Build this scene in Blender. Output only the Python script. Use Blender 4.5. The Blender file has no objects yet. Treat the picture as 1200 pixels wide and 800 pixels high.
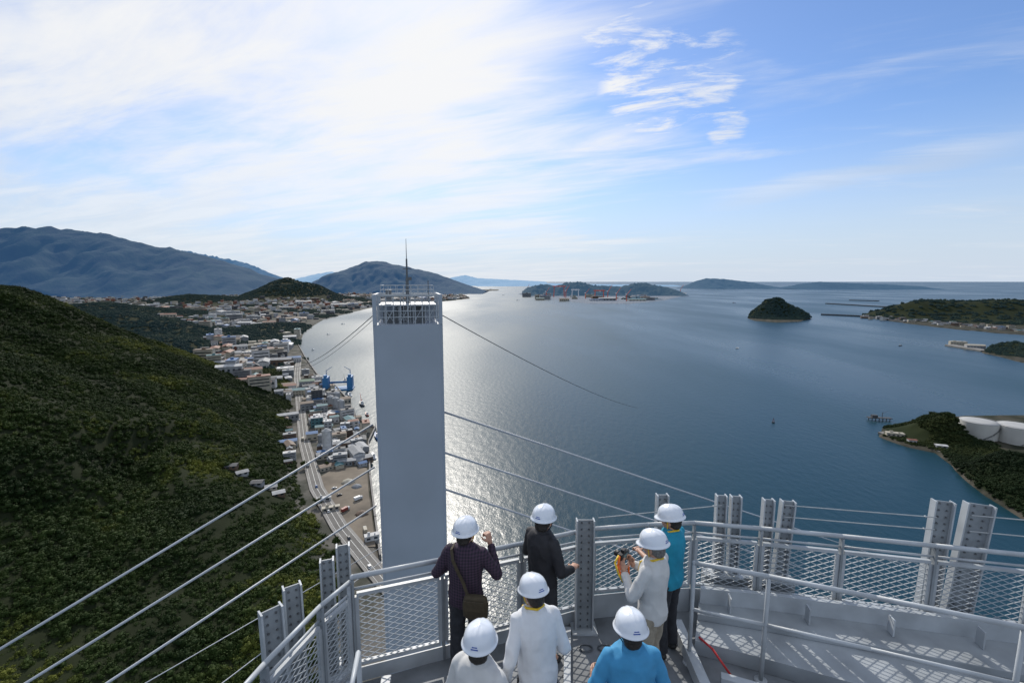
import bpy, math, random, numpy as np
from mathutils import Vector, Matrix, noise, Euler
random.seed(7); np.random.seed(7)
rad=math.radians
H=170.0; F=533.0; PIT=rad(7.5); sp,cp=math.sin(PIT),math.cos(PIT)
scn=bpy.context.scene; COL=scn.collection
def ray(px,py):
    dx=(px-600)/F; d=(400-py)/F
    return Vector((dx,cp+d*sp,-sp+d*cp))
def P(px,py,z=0.0):            # where the ground plane at height z lies under that line of sight
    r=ray(px,py); t=(z-H)/r.z
    return Vector((r.x*t,r.y*t,z))
def PD(px,py,Y):
    r=ray(px,py); t=Y/r.y
    return Vector((r.x*t,Y,H+r.z*t))
# ------------------------------------------------------------------ numpy noise
def vn(x,y,seed=0.0):
    x=np.asarray(x,float); y=np.asarray(y,float)
    i=np.floor(x); j=np.floor(y); fx=x-i; fy=y-j
    fx=fx*fx*(3-2*fx); fy=fy*fy*(3-2*fy)
    def h(a,b):
        v=np.sin(a*127.1+b*311.7+seed*17.3)*43758.5453
        return v-np.floor(v)
    return (h(i,j)*(1-fx)+h(i+1,j)*fx)*(1-fy)+(h(i,j+1)*(1-fx)+h(i+1,j+1)*fx)*fy
def fbm(x,y,o=4,seed=0.0):
    s=0;a=.5
    for k in range(o):
        s=s+a*(vn(x,y,seed+k)-.5); x=x*2.03;y=y*2.03;a*=.5
    return s*2
def sst(a,b,x):
    t=np.clip((x-a)/(b-a),0,1); return t*t*(3-2*t)
def seg_dist(x,y,pl,closed=False):
    best=np.full(np.shape(x),1e12); S=np.zeros(np.shape(x)); side=np.zeros(np.shape(x)); acc=0
    n=len(pl); m=n if closed else n-1
    for k in range(m):
        ax,ay=pl[k][0],pl[k][1]; bx,by=pl[(k+1)%n][0],pl[(k+1)%n][1]
        ux,uy=bx-ax,by-ay; L=math.hypot(ux,uy)
        t=np.clip(((x-ax)*ux+(y-ay)*uy)/(L*L),0,1)
        dx=x-(ax+ux*t); dy=y-(ay+uy*t); d=np.hypot(dx,dy)
        w=d<best; best=np.where(w,d,best); S=np.where(w,acc+t*L,S)
        side=np.where(w,np.sign(ux*dy-uy*dx),side); acc+=L
    return best,S,side
def inside(x,y,pl):
    c=np.zeros(np.shape(x),bool); n=len(pl)
    for k in range(n):
        x1,y1=pl[k][0],pl[k][1]; x2,y2=pl[(k+1)%n][0],pl[(k+1)%n][1]
        if y1==y2: continue
        w=((y1>y)!=(y2>y))&(x<(x2-x1)*(y-y1)/(y2-y1)+x1)
        c^=w
    return c
# ------------------------------------------------------------------ materials
def nt(m):
    m.use_nodes=True; t=m.node_tree; return t,t.nodes,t.links
def mat(name,col,rough=.5,metal=0.,var=.12,scale=3.,bump=0.,emis=None,col2=None,detail=5,coat=0,spec=None):
    m=bpy.data.materials.new(name); t,n,l=nt(m); b=n['Principled BSDF']
    tc=n.new('ShaderNodeTexCoord'); nz=n.new('ShaderNodeTexNoise'); nz.inputs['Scale'].default_value=scale; nz.inputs['Detail'].default_value=detail
    l.new(tc.outputs['Object'],nz.inputs['Vector'])
    r=n.new('ShaderNodeValToRGB'); r.color_ramp.elements[0].position=.3; r.color_ramp.elements[1].position=.7
    c2=col2 if col2 else tuple(min(1,c*(1+var)) for c in col)
    r.color_ramp.elements[0].color=(*[c*(1-var) for c in col],1) if not col2 else (*col,1)
    r.color_ramp.elements[1].color=(*c2,1)
    l.new(nz.outputs['Fac'],r.inputs['Fac']); l.new(r.outputs['Color'],b.inputs['Base Color'])
    b.inputs['Roughness'].default_value=rough; b.inputs['Metallic'].default_value=metal
    if spec is not None: b.inputs['Specular IOR Level'].default_value=spec
    if coat: b.inputs['Coat Weight'].default_value=coat
    if bump:
        bp=n.new('ShaderNodeBump'); bp.inputs['Strength'].default_value=bump; bp.inputs['Distance'].default_value=.02
        l.new(nz.outputs['Fac'],bp.inputs['Height']); l.new(bp.outputs['Normal'],b.inputs['Normal'])
    if emis:
        b.inputs['Emission Color'].default_value=(*emis,1); b.inputs['Emission Strength'].default_value=1
    return m
M={}
M['paint']=mat('white_steel_paint',(.40,.43,.455),.45,0,.16,3.5,.05,detail=9)
M['paint2']=mat('grey_steel_paint',(.24,.265,.285),.5,0,.22,5,.05,detail=9)
M['deck']=mat('deck_paint',(.19,.205,.22),.65,0,.38,2.6,.3,detail=10)
M['ledge']=mat('ledge_paint',(.30,.325,.345),.6,0,.24,2.2,.2,detail=10)
M['tower']=mat('tower_paint',(.36,.405,.46),.6,0,.07,.3,detail=9)
M['bolt']=mat('bolt_steel',(.15,.16,.17),.4,.6,.2,30)
M['galv']=mat('galvanised',(.4,.42,.43),.4,.5,.15,9)
M['cable']=mat('stay_sheath',(.42,.45,.49),.45,0,.08,.5)
M['wire']=mat('wire_rope',(.12,.13,.14),.5,.5,.1,5)
M['red']=mat('red_rubber',(.5,.03,.03),.5)
M['black']=mat('black_plastic',(.015,.015,.017),.5)
M['glass']=mat('dark_glass',(.03,.04,.05),.12)
M['helmet']=mat('helmet_shell',(.7,.74,.8),.22,0,.02,3,0,coat=.4)
M['blue']=mat('blue_mark',(.03,.08,.35),.4)
M['skin']=mat('skin',(.46,.26,.18),.55,0,.1,12)
M['hair']=mat('dark_hair',(.02,.016,.013),.6,0,.4,60,.3)
M['hairgrey']=mat('grey_hair',(.16,.15,.14),.6,0,.4,60,.3)
M['eye']=mat('eye',(.02,.015,.01),.2)
M['lip']=mat('lip',(.35,.13,.1),.5)
M['yellow']=mat('yellow_strap',(.75,.5,.03),.6)
M['orange']=mat('orange_strap',(.8,.16,.02),.6)
M['olive']=mat('olive_canvas',(.05,.038,.02),.8,0,.2,25,.2)
M['trouser']=mat('dark_trouser_cloth',(.022,.024,.03),.8,0,.3,20,.2)
M['jeans']=mat('navy_trouser_cloth',(.03,.04,.065),.8,0,.3,20,.2)
M['beige']=mat('beige_trouser_cloth',(.3,.26,.2),.8,0,.2,20,.2)
M['shirtw']=mat('white_shirt_cloth',(.66,.68,.71),.85,0,.05,14,.1)
M['shirtc']=mat('cream_shirt_cloth',(.56,.56,.55),.85,0,.05,14,.1)
M['shirtk']=mat('black_jacket_cloth',(.014,.014,.018),.7,0,.3,14,.2)
M['shirtb']=mat('blue_shirt_cloth',(.05,.27,.5),.8,0,.08,14,.1)
M['shirtt']=mat('turquoise_shirt_cloth',(.01,.25,.38),.8,0,.08,14,.1)
M['shoe']=mat('shoe_leather',(.02,.02,.02),.5)
M['asphalt']=mat('asphalt',(.14,.133,.122),.9,0,.18,.1)
M['line']=mat('road_paint',(.7,.7,.66),.7)
M['concrete']=mat('concrete',(.21,.2,.185),.85,0,.22,.08,0)
M['gravel']=mat('gravel_yard',(.15,.125,.095),.95,0,.35,.06,detail=9)
M['tank']=mat('tank_shell_paint',(.5,.49,.45),.6,0,.08,.1,detail=7); M['tankroof']=mat('tank_roof_paint',(.36,.36,.35),.7,0,.1,.1,detail=7)
m=bpy.data.materials.new('purple_checked_cloth'); t,n,l=nt(m); b=n['Principled BSDF']; b.inputs['Roughness'].default_value=.85
tc=n.new('ShaderNodeTexCoord'); w1=n.new('ShaderNodeTexWave'); w2=n.new('ShaderNodeTexWave')
w1.bands_direction='X'; w2.bands_direction='Z'
for w in (w1,w2): w.inputs['Scale'].default_value=11; l.new(tc.outputs['Object'],w.inputs['Vector'])
ad=n.new('ShaderNodeMath'); ad.operation='ADD'; l.new(w1.outputs['Fac'],ad.inputs[0]); l.new(w2.outputs['Fac'],ad.inputs[1])
r=n.new('ShaderNodeValToRGB'); r.color_ramp.elements[0].color=(.008,.008,.015,1); r.color_ramp.elements[1].color=(.06,.032,.06,1)
dv=n.new('ShaderNodeMath'); dv.operation='MULTIPLY'; dv.inputs[1].default_value=.5; l.new(ad.outputs[0],dv.inputs[0]); l.new(dv.outputs[0],r.inputs['Fac']); l.new(r.outputs['Color'],b.inputs['Base Color'])
M['check']=m
def land_mat(name,green,green2,haze_emit=None,rockz=3.5,rock=(.22,.18,.13),scale=.012,rock2=None):
    m=bpy.data.materials.new(name); t,n,l=nt(m); b=n['Principled BSDF']; b.inputs['Roughness'].default_value=.95; b.inputs['Specular IOR Level'].default_value=.1
    g=n.new('ShaderNodeNewGeometry'); nz=n.new('ShaderNodeTexNoise'); nz.inputs['Scale'].default_value=scale; nz.inputs['Detail'].default_value=9; nz.inputs['Roughness'].default_value=.7
    l.new(g.outputs['Position'],nz.inputs['Vector'])
    r=n.new('ShaderNodeValToRGB'); r.color_ramp.elements[0].position=.35; r.color_ramp.elements[1].position=.65
    r.color_ramp.elements[0].color=(*green,1); r.color_ramp.elements[1].color=(*green2,1); l.new(nz.outputs['Fac'],r.inputs['Fac'])
    r2=n.new('ShaderNodeValToRGB'); r2.color_ramp.elements[0].position=.42; r2.color_ramp.elements[1].position=.58
    r2.color_ramp.elements[0].color=(*rock,1); r2.color_ramp.elements[1].color=(*(rock2 or tuple(q*.6 for q in rock)),1)
    nz2=n.new('ShaderNodeTexNoise'); nz2.inputs['Scale'].default_value=.05; nz2.inputs['Detail'].default_value=6; l.new(g.outputs['Position'],nz2.inputs['Vector']); l.new(nz2.outputs['Fac'],r2.inputs['Fac'])
    sx=n.new('ShaderNodeSeparateXYZ'); l.new(g.outputs['Position'],sx.inputs[0])
    mr=n.new('ShaderNodeMapRange'); mr.inputs['From Min'].default_value=rockz-1; mr.inputs['From Max'].default_value=rockz+1.5
    l.new(sx.outputs['Z'],mr.inputs['Value'])
    mx=n.new('ShaderNodeMix'); mx.data_type='RGBA'; l.new(mr.outputs[0],mx.inputs['Factor']); l.new(r2.outputs['Color'],mx.inputs['A']); l.new(r.outputs['Color'],mx.inputs['B'])
    l.new(mx.outputs['Result'],b.inputs['Base Color'])
    bp=n.new('ShaderNodeBump'); bp.inputs['Strength'].default_value=1; bp.inputs['Distance'].default_value=26 if haze_emit else 1.5
    l.new(nz.outputs['Fac'],bp.inputs['Height']); l.new(bp.outputs['Normal'],b.inputs['Normal'])
    if haze_emit: b.inputs['Emission Color'].default_value=(*haze_emit,1); b.inputs['Emission Strength'].default_value=1  # airlight painted in: far slopes emit a bluish haze colour themselves
    return m
M['land']=land_mat('coastal_ground',(.01,.014,.006),(.022,.028,.012),rockz=7,rock=(.13,.122,.108),rock2=(.06,.062,.05))
M['isle']=land_mat('island_ground',(.01,.016,.006),(.02,.027,.01),rockz=2.6,rock=(.075,.068,.055),rock2=(.03,.032,.024))
M['far1']=land_mat('wooded_mountain_hazed',(.003,.011,.011),(.016,.03,.02),haze_emit=(.024,.062,.14),rockz=-50,scale=.004)  # far ground: bluer, paler colours and emission stand in for distance haze
M['far2']=land_mat('wooded_mountain_hazed_pale',(.01,.025,.03),(.02,.04,.05),haze_emit=(.06,.135,.26),rockz=-50,scale=.003)
M['fard']=land_mat('wooded_island_hazed_distant',(.008,.02,.025),(.02,.035,.04),haze_emit=(.038,.09,.17),rockz=-50,scale=.004)
M['far3']=land_mat('wooded_mountain_hazed_palest',(.02,.03,.05),(.03,.05,.06),haze_emit=(.22,.37,.56),rockz=-50,scale=.002)
M['mid']=land_mat('wooded_island_hazed_far',(.008,.018,.014),(.02,.03,.02),haze_emit=(.035,.075,.135),rockz=4,rock=(.2,.19,.18),scale=.01)
def leaf_mat(name,c0,c1,c2,haze_emit=None,amp=2.6):
    m=bpy.data.materials.new(name); t,n,l=nt(m); b=n['Principled BSDF']; b.inputs['Roughness'].default_value=.75; b.inputs['Specular IOR Level'].default_value=.1
    oi=n.new('ShaderNodeObjectInfo'); g=n.new('ShaderNodeNewGeometry'); nz=n.new('ShaderNodeTexNoise'); nz.inputs['Scale'].default_value=.012; nz.inputs['Detail'].default_value=5
    l.new(g.outputs['Position'],nz.inputs['Vector'])
    a=n.new('ShaderNodeMath'); a.operation='MULTIPLY_ADD'; l.new(oi.outputs['Random'],a.inputs[0]); a.inputs[1].default_value=.32
    s=n.new('ShaderNodeMath'); s.operation='MULTIPLY_ADD'; l.new(nz.outputs['Fac'],s.inputs[0]); s.inputs[1].default_value=amp; s.inputs[2].default_value=.3-amp*.5
    l.new(s.outputs[0],a.inputs[2])
    r=n.new('ShaderNodeValToRGB'); e=r.color_ramp.elements; e[0].position=.1; e[0].color=(*c0,1); e[1].position=1; e[1].color=(*c2,1); x=e.new(.62); x.color=(*c1,1)
    l.new(a.outputs[0],r.inputs['Fac']); l.new(r.outputs['Color'],b.inputs['Base Color'])
    if haze_emit: b.inputs['Emission Color'].default_value=(*haze_emit,1); b.inputs['Emission Strength'].default_value=1  # faint blue emission imitates air haze over distant woods
    return m
M['leaf']=leaf_mat('forest_leaves',(.011,.023,.006),(.028,.046,.01),(.115,.125,.02))
M['leaf_dark']=leaf_mat('shore_leaves',(.01,.02,.007),(.018,.032,.01),(.04,.05,.015))
M['leaf_far']=leaf_mat('forest_leaves_far_hazed',(.011,.022,.009),(.02,.033,.012),(.042,.052,.018),haze_emit=(.005,.011,.017))
M['bark']=mat('bark',(.07,.05,.035),.9,0,.3,2)
# ------------------------------------------------------------------ builders
class MB:
    def __init__(s): s.v=[];s.f=[]
    def add(s,v,f):
        o=len(s.v); s.v+= [tuple(p) for p in v]; s.f+=[tuple(i+o for i in q) for q in f]
    def box(s,c,d,R=None):
        c=Vector(c); x,y,z=d[0]/2,d[1]/2,d[2]/2
        vs=[Vector((i*x,j*y,k*z)) for i in(-1,1) for j in(-1,1) for k in(-1,1)]
        if R: vs=[R@q for q in vs]
        s.add([q+c for q in vs],[(0,1,3,2),(4,6,7,5),(0,4,5,1),(2,3,7,6),(0,2,6,4),(1,5,7,3)])
    def tube(s,a,b,r0,r1=None,n=10):
        a=Vector(a);b=Vector(b); r1=r0 if r1 is None else r1
        d=(b-a).normalized(); u=d.orthogonal().normalized(); w=d.cross(u)
        vs=[]
        for p,r in((a,r0),(b,r1)):
            for k in range(n):
                t=2*math.pi*k/n; vs.append(p+u*(r*math.cos(t))+w*(r*math.sin(t)))
        s.add(vs,[(k,(k+1)%n,n+(k+1)%n,n+k) for k in range(n)]+[tuple(range(n-1,-1,-1)),tuple(range(n,2*n))])
    def path(s,pts,r,n=8):
        for a,b in zip(pts[:-1],pts[1:]): s.tube(a,b,r,r,n)
    def ball(s,c,r,R=None,n=14,m=9):
        c=Vector(c); r=(r,r,r) if not hasattr(r,'__len__') else r
        vs=[Vector((0,0,r[2]))]
        for j in range(1,m):
            a=math.pi*j/m
            for k in range(n):
                t=2*math.pi*k/n; vs.append(Vector((r[0]*math.sin(a)*math.cos(t),r[1]*math.sin(a)*math.sin(t),r[2]*math.cos(a))))
        vs.append(Vector((0,0,-r[2])))
        if R: vs=[R@q for q in vs]
        f=[(0,1+k,1+(k+1)%n) for k in range(n)]
        for j in range(m-2):
            o=1+j*n; f+=[(o+k,o+n+k,o+n+(k+1)%n,o+(k+1)%n) for k in range(n)]
        L=len(vs)-1;o=1+(m-2)*n; f+=[(L,o+(k+1)%n,o+k) for k in range(n)]
        s.add([q+c for q in vs],f)
    def cap(s,a,ra,b,rb,flat=False):
        s.tube(a,b,ra,rb,14)
        s.ball(a,ra)
        if not flat: s.ball(b,rb)
    def loft(s,rings):
        n=len(rings[0]); vs=[p for r in rings for p in r]; f=[]
        for j in range(len(rings)-1):
            f+=[(j*n+k,j*n+(k+1)%n,(j+1)*n+(k+1)%n,(j+1)*n+k) for k in range(n)]
        f+=[tuple(range(n-1,-1,-1)),tuple(range((len(rings)-1)*n,len(rings)*n))]
        s.add(vs,f)
    def prism(s,pts,z0,z1):
        n=len(pts); s.add([(p[0],p[1],z0) for p in pts]+[(p[0],p[1],z1) for p in pts],[tuple(range(n-1,-1,-1)),tuple(range(n,2*n))]+[(k,(k+1)%n,n+(k+1)%n,n+k) for k in range(n)])
    def mesh(s,name,mt=None):
        me=bpy.data.meshes.new(name); me.from_pydata(s.v,[],s.f); me.update()
        if mt: me.materials.append(mt)
        return me
    def build(s,name,mt,parent=None,smooth=False,bevel=0,label=None):
        me=s.mesh(name,mt); o=bpy.data.objects.new(name,me); COL.objects.link(o)
        if parent: o.parent=parent
        if smooth:
            me.polygons.foreach_set('use_smooth',[True]*len(me.polygons))
        if bevel:
            bv=o.modifiers.new('b','BEVEL'); bv.width=bevel; bv.segments=2; bv.limit_method='ANGLE'
        if label: o['label']=label
        return o
def tag(o,label,cat,group=None):
    o['label']=label;o['category']=cat
    if group:o['group']=group
    return o
def struct(o): o['kind']='structure'; return o
def thing(name,label,cat,loc=(0,0,0),rz=0,group=None):
    o=bpy.data.objects.new(name,None); COL.objects.link(o); o.location=loc; o.rotation_euler=(0,0,rz); return tag(o,label,cat,group)
def grid_obj(name,X,Y,Z,mt,zmin=-3.5):
    n,m_=X.shape
    v=np.stack([X,Y,Z],-1).reshape(-1,3)
    idx=np.arange(n*m_).reshape(n,m_)
    a=idx[:-1,:-1].ravel();b=idx[:-1,1:].ravel();c=idx[1:,1:].ravel();d=idx[1:,:-1].ravel()
    zz=v[:,2]; keep=np.maximum.reduce([zz[a],zz[b],zz[c],zz[d]])>zmin
    f=np.stack([a,b,c,d],-1)[keep]
    me=bpy.data.meshes.new(name); me.vertices.add(len(v)); me.vertices.foreach_set('co',v.ravel())
    me.loops.add(f.size); me.loops.foreach_set('vertex_index',f.ravel().astype(np.int32))
    me.polygons.add(len(f)); me.polygons.foreach_set('loop_start',np.arange(0,f.size,4,dtype=np.int32))
    me.polygons.foreach_set('loop_total',np.full(len(f),4,dtype=np.int32))
    me.update(calc_edges=True); me.polygons.foreach_set('use_smooth',[True]*len(f)); me.materials.append(mt)
    o=bpy.data.objects.new(name,me); COL.objects.link(o); return struct(o)
def crown_mesh(name,mt,seed,leaves=380,flat=.75):
    rn=random.Random(seed); mb=MB()
    cl=[]
    for k in range(11):
        a=rn.uniform(0,6.28); rr=rn.uniform(.1,.75); cl.append((Vector((rr*math.cos(a),rr*math.sin(a),rn.uniform(0,.8)*flat*(1-.4*rr))),rn.uniform(.2,.42)))
    for c,r_ in cl:
        mb.ball(c,(r_*.78,r_*.78,r_*.62),None,6,4)
    for k in range(leaves):
        c,r_=rn.choice(cl); d=Vector((rn.gauss(0,1),rn.gauss(0,1),rn.gauss(.3,1))).normalized()
        p=c+d*r_*rn.uniform(.7,1.25); s_=rn.uniform(.04,.1)
        q=Vector((rn.gauss(0,1),rn.gauss(0,1),rn.gauss(0,1))).normalized(); u=(d+q*.9).normalized().orthogonal().normalized(); w=(d+q*.9).normalized().cross(u)
        mb.add([p+u*s_,p+w*s_*.8,p-u*s_,p-w*s_*.8],[(0,1,2,3)])
    return mb.mesh(name,mt)
def crown_coll(tagn,mt):
    c=bpy.data.collections.new(tagn)
    for k in range(8):
        o=bpy.data.objects.new('crown',crown_mesh('crown',mt,k+11)); c.objects.link(o)
    return c
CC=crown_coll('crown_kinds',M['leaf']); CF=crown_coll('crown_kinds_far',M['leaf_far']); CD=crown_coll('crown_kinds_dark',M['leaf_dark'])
def scatter(name,pts,sc,coll,label,cat):
    me=bpy.data.meshes.new(name); n_=len(pts); me.vertices.add(n_); me.vertices.foreach_set('co',np.asarray(pts,float).ravel())
    a=me.attributes.new('sc','FLOAT','POINT'); a.data.foreach_set('value',np.asarray(sc,float))
    a=me.attributes.new('rz','FLOAT','POINT'); a.data.foreach_set('value',np.random.rand(n_)*6.28)
    o=bpy.data.objects.new(name,me); COL.objects.link(o); tag(o,label,cat); o['kind']='stuff'
    t=bpy.data.node_groups.new('scatter','GeometryNodeTree')
    t.interface.new_socket(name='Geometry',in_out='INPUT',socket_type='NodeSocketGeometry'); t.interface.new_socket(name='Geometry',in_out='OUTPUT',socket_type='NodeSocketGeometry')
    n,l=t.nodes,t.links; gi=n.new('NodeGroupInput'); go=n.new('NodeGroupOutput'); ip=n.new('GeometryNodeInstanceOnPoints')
    ci=n.new('GeometryNodeCollectionInfo'); ci.inputs['Collection'].default_value=coll; ci.inputs['Separate Children'].default_value=True; ci.inputs['Reset Children'].default_value=True
    s=n.new('GeometryNodeInputNamedAttribute'); s.data_type='FLOAT'; s.inputs['Name'].default_value='sc'
    r=n.new('GeometryNodeInputNamedAttribute'); r.data_type='FLOAT'; r.inputs['Name'].default_value='rz'
    cx=n.new('ShaderNodeCombineXYZ'); er=n.new('FunctionNodeEulerToRotation')
    l.new(r.outputs['Attribute'],cx.inputs['Z']); l.new(cx.outputs[0],er.inputs[0]); l.new(er.outputs[0],ip.inputs['Rotation'])
    l.new(gi.outputs[0],ip.inputs['Points']); l.new(ci.outputs[0],ip.inputs['Instance']); ip.inputs['Pick Instance'].default_value=True
    l.new(s.outputs['Attribute'],ip.inputs['Scale']); l.new(ip.outputs[0],go.inputs[0])
    md=o.modifiers.new('scatter','NODES'); md.node_group=t
    return o
# ------------------------------------------------------------------ camera, world, sun
cam=bpy.data.cameras.new('camera'); co=bpy.data.objects.new('camera',cam); COL.objects.link(co); scn.camera=co
cam.lens=16; cam.sensor_width=36; cam.clip_start=.05; cam.clip_end=600000; co.location=(0,0,H); co.rotation_euler=(rad(90)-PIT,0,0)
scn.view_settings.view_transform='Standard'; scn.view_settings.look='None'; scn.view_settings.exposure=0
SAZ,SEL=rad(12),rad(36)
sl=bpy.data.lights.new('sun','SUN'); sl.energy=3.7; sl.angle=rad(.5); sl.color=(1,.94,.85); so=bpy.data.objects.new('sun',sl); COL.objects.link(so); so.rotation_euler=(-(math.pi/2-SEL),0,SAZ)
w=bpy.data.worlds.new('World'); scn.world=w; w.use_nodes=True; n,l=w.node_tree.nodes,w.node_tree.links
bg=n['Background']; sky=n.new('ShaderNodeTexSky'); sky.sky_type='NISHITA'; sky.sun_disc=False; sky.sun_elevation=SEL; sky.sun_rotation=-SAZ; sky.altitude=100
sky.air_density=1.1; sky.dust_density=.4; sky.ozone_density=2
bg.inputs['Strength'].default_value=.1
tc=n.new('ShaderNodeTexCoord'); sx=n.new('ShaderNodeSeparateXYZ'); l.new(tc.outputs['Generated'],sx.inputs[0])
def mth(op,a,b=None,c=None,clamp=False):
    k=n.new('ShaderNodeMath'); k.operation=op; k.use_clamp=clamp
    for i,v in enumerate((a,b,c)):
        if v is None: continue
        if isinstance(v,(int,float)): k.inputs[i].default_value=v
        else: l.new(v,k.inputs[i])
    return k.outputs[0]
zc=mth('ADD',mth('MAXIMUM',sx.outputs['Z'],0.),.1)
U=mth('DIVIDE',sx.outputs['X'],zc); V=mth('DIVIDE',sx.outputs['Y'],zc)
def plane_noise(su,sv,rot,detail,dist,rough=.55,off=0):
    c=n.new('ShaderNodeCombineXYZ'); l.new(U,c.inputs[0]); l.new(V,c.inputs[1]); c.inputs[2].default_value=off
    mp=n.new('ShaderNodeMapping'); mp.inputs['Rotation'].default_value=(0,0,rot); l.new(c.outputs[0],mp.inputs[0])
    mp2=n.new('ShaderNodeMapping'); mp2.inputs['Scale'].default_value=(su,sv,1); l.new(mp.outputs[0],mp2.inputs[0])
    z=n.new('ShaderNodeTexNoise'); z.inputs['Scale'].default_value=1; z.inputs['Detail'].default_value=detail; z.inputs['Distortion'].default_value=dist; z.inputs['Roughness'].default_value=rough
    l.new(mp2.outputs[0],z.inputs['Vector']); return z.outputs['Fac']
def dotdir(v):
    v=Vector(v).normalized(); k=n.new('ShaderNodeVectorMath'); k.operation='DOT_PRODUCT'; l.new(tc.outputs['Generated'],k.inputs[0]); k.inputs[1].default_value=v
    return k.outputs['Value']
def mrange(x,a,b,c=0.,d=1.):
    k=n.new('ShaderNodeMapRange'); k.interpolation_type='SMOOTHSTEP'; l.new(x,k.inputs['Value'])
    for nm,vv in(('From Min',a),('From Max',b),('To Min',c),('To Max',d)): k.inputs[nm].default_value=vv
    return k.outputs[0]
n1=plane_noise(.32,1.3,.5,9,.4,.58); n2=plane_noise(.45,.6,.3,5,.5,.5,off=3); n3=plane_noise(1.1,3.6,.35,9,.6,.62,off=9); n4=plane_noise(2.6,6.5,.25,10,.5,.68,off=5.4)
blue=mrange(dotdir(ray(1020,20)),.72,.985)
cov=mth('ADD',mth('MULTIPLY',mth('SUBTRACT',n1,.5),2.5),mth('MULTIPLY',mth('SUBTRACT',n2,.5),1.9))
cov=mth('ADD',cov,mth('MULTIPLY',mth('SUBTRACT',n3,.5),1.1)); cov=mth('ADD',cov,.70)
cov=mth('SUBTRACT',cov,mth('MULTIPLY',blue,.72),clamp=True)
cov=mrange(cov,0.,1.,.03,.97)
for (px,py,wd,th,am) in((765,98,.9925,.5,.95),(820,92,.9955,.5,.8),(722,8,.996,.5,.8),(852,148,.9990,.47,.8),(708,45,.998,.5,.8)):
    g=mrange(dotdir(ray(px,py)),wd,1.0); s=mrange(mth('ADD',n4,mth('MULTIPLY',g,.10)),th+.02,th+.24)
    cov=mth('MAXIMUM',cov,mth('MULTIPLY',s,mth('MULTIPLY',mth('MULTIPLY',g,1.6,clamp=True),am)))
# one long faint streak low on the right
A_=ray(900,225).normalized(); B_=ray(1110,182).normalized(); nrm_=A_.cross(B_).normalized()
sd=n.new('ShaderNodeVectorMath'); sd.operation='DOT_PRODUCT'; l.new(tc.outputs['Generated'],sd.inputs[0]); sd.inputs[1].default_value=nrm_
off_=mth('ABSOLUTE',mth('ADD',sd.outputs['Value'],mth('MULTIPLY',mth('SUBTRACT',n3,.5),.05)))
stk=mth('MULTIPLY',mrange(off_,.0,.03,1.,0.),mrange(dotdir((A_+B_)),.965,.999))
cov=mth('MAXIMUM',cov,mth('MULTIPLY',stk,.55))
hz=mrange(sx.outputs['Z'],-.02,.3,.95,0.)
glow=mrange(dotdir((-math.sin(SAZ)*math.cos(SEL),math.cos(SAZ)*math.cos(SEL),math.sin(SEL))),.55,1.0)
cshade=n.new('ShaderNodeMix'); cshade.data_type='RGBA'; l.new(mrange(n3,.35,.65),cshade.inputs['Factor']); cshade.inputs['A'].default_value=(5.7,6.5,7.7,1); cshade.inputs['B'].default_value=(7.7,8.1,8.7,1)
cc=n.new('ShaderNodeMix'); cc.data_type='RGBA'; l.new(glow,cc.inputs['Factor']); l.new(cshade.outputs['Result'],cc.inputs['A']); cc.inputs['B'].default_value=(9.4,9.4,9.4,1)
tn=n.new('ShaderNodeMix'); tn.data_type='RGBA'; tn.blend_type='MULTIPLY'; tn.inputs['Factor'].default_value=1; l.new(sky.outputs[0],tn.inputs['A']); tn.inputs['B'].default_value=(.86,1.04,1.36,1)
hm=n.new('ShaderNodeMix'); hm.data_type='RGBA'; l.new(hz,hm.inputs['Factor']); l.new(tn.outputs['Result'],hm.inputs['A']); hm.inputs['B'].default_value=(6.1,7.0,8.3,1)
mx=n.new('ShaderNodeMix'); mx.data_type='RGBA'; l.new(mth('MULTIPLY',cov,mth('SUBTRACT',1.,mth('MULTIPLY',hz,.5))),mx.inputs['Factor']); l.new(hm.outputs['Result'],mx.inputs['A']); l.new(cc.outputs['Result'],mx.inputs['B'])
l.new(mx.outputs['Result'],bg.inputs['Color'])
# ------------------------------------------------------------------ sea
m=bpy.data.materials.new('sea_water'); t,n_,l_=nt(m); b=n_['Principled BSDF']
g=n_.new('ShaderNodeNewGeometry')
def nz(sc,det,sc3=(1,1,1),rot=0):
    mp=n_.new('ShaderNodeMapping'); mp.inputs['Rotation'].default_value=(0,0,rot); mp.inputs['Scale'].default_value=tuple(sc*q for q in sc3); l_.new(g.outputs['Position'],mp.inputs[0])
    z=n_.new('ShaderNodeTexNoise'); z.inputs['Scale'].default_value=1; z.inputs['Detail'].default_value=det; l_.new(mp.outputs[0],z.inputs['Vector']); return z.outputs['Fac']
big=nz(.0028,8,(1,.3,1),.5); wav=nz(.16,8,(1,.6,1),.3); sml=nz(.8,6)
r=n_.new('ShaderNodeValToRGB'); r.color_ramp.elements[0].position=.35; r.color_ramp.elements[1].position=.68; r.color_ramp.elements[0].color=(.003,.027,.04,1); r.color_ramp.elements[1].color=(.008,.042,.058,1)
l_.new(big,r.inputs['Fac']); l_.new(r.outputs['Color'],b.inputs['Base Color'])
mr=n_.new('ShaderNodeMapRange'); mr.inputs['From Min'].default_value=.38; mr.inputs['From Max'].default_value=.62; mr.inputs['To Min'].default_value=.26; mr.inputs['To Max'].default_value=.39; l_.new(big,mr.inputs['Value']); l_.new(mr.outputs[0],b.inputs['Roughness'])
b.inputs['IOR'].default_value=1.33
b1=n_.new('ShaderNodeBump'); b1.inputs['Strength'].default_value=.6; b1.inputs['Distance'].default_value=.65; l_.new(wav,b1.inputs['Height'])
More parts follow.
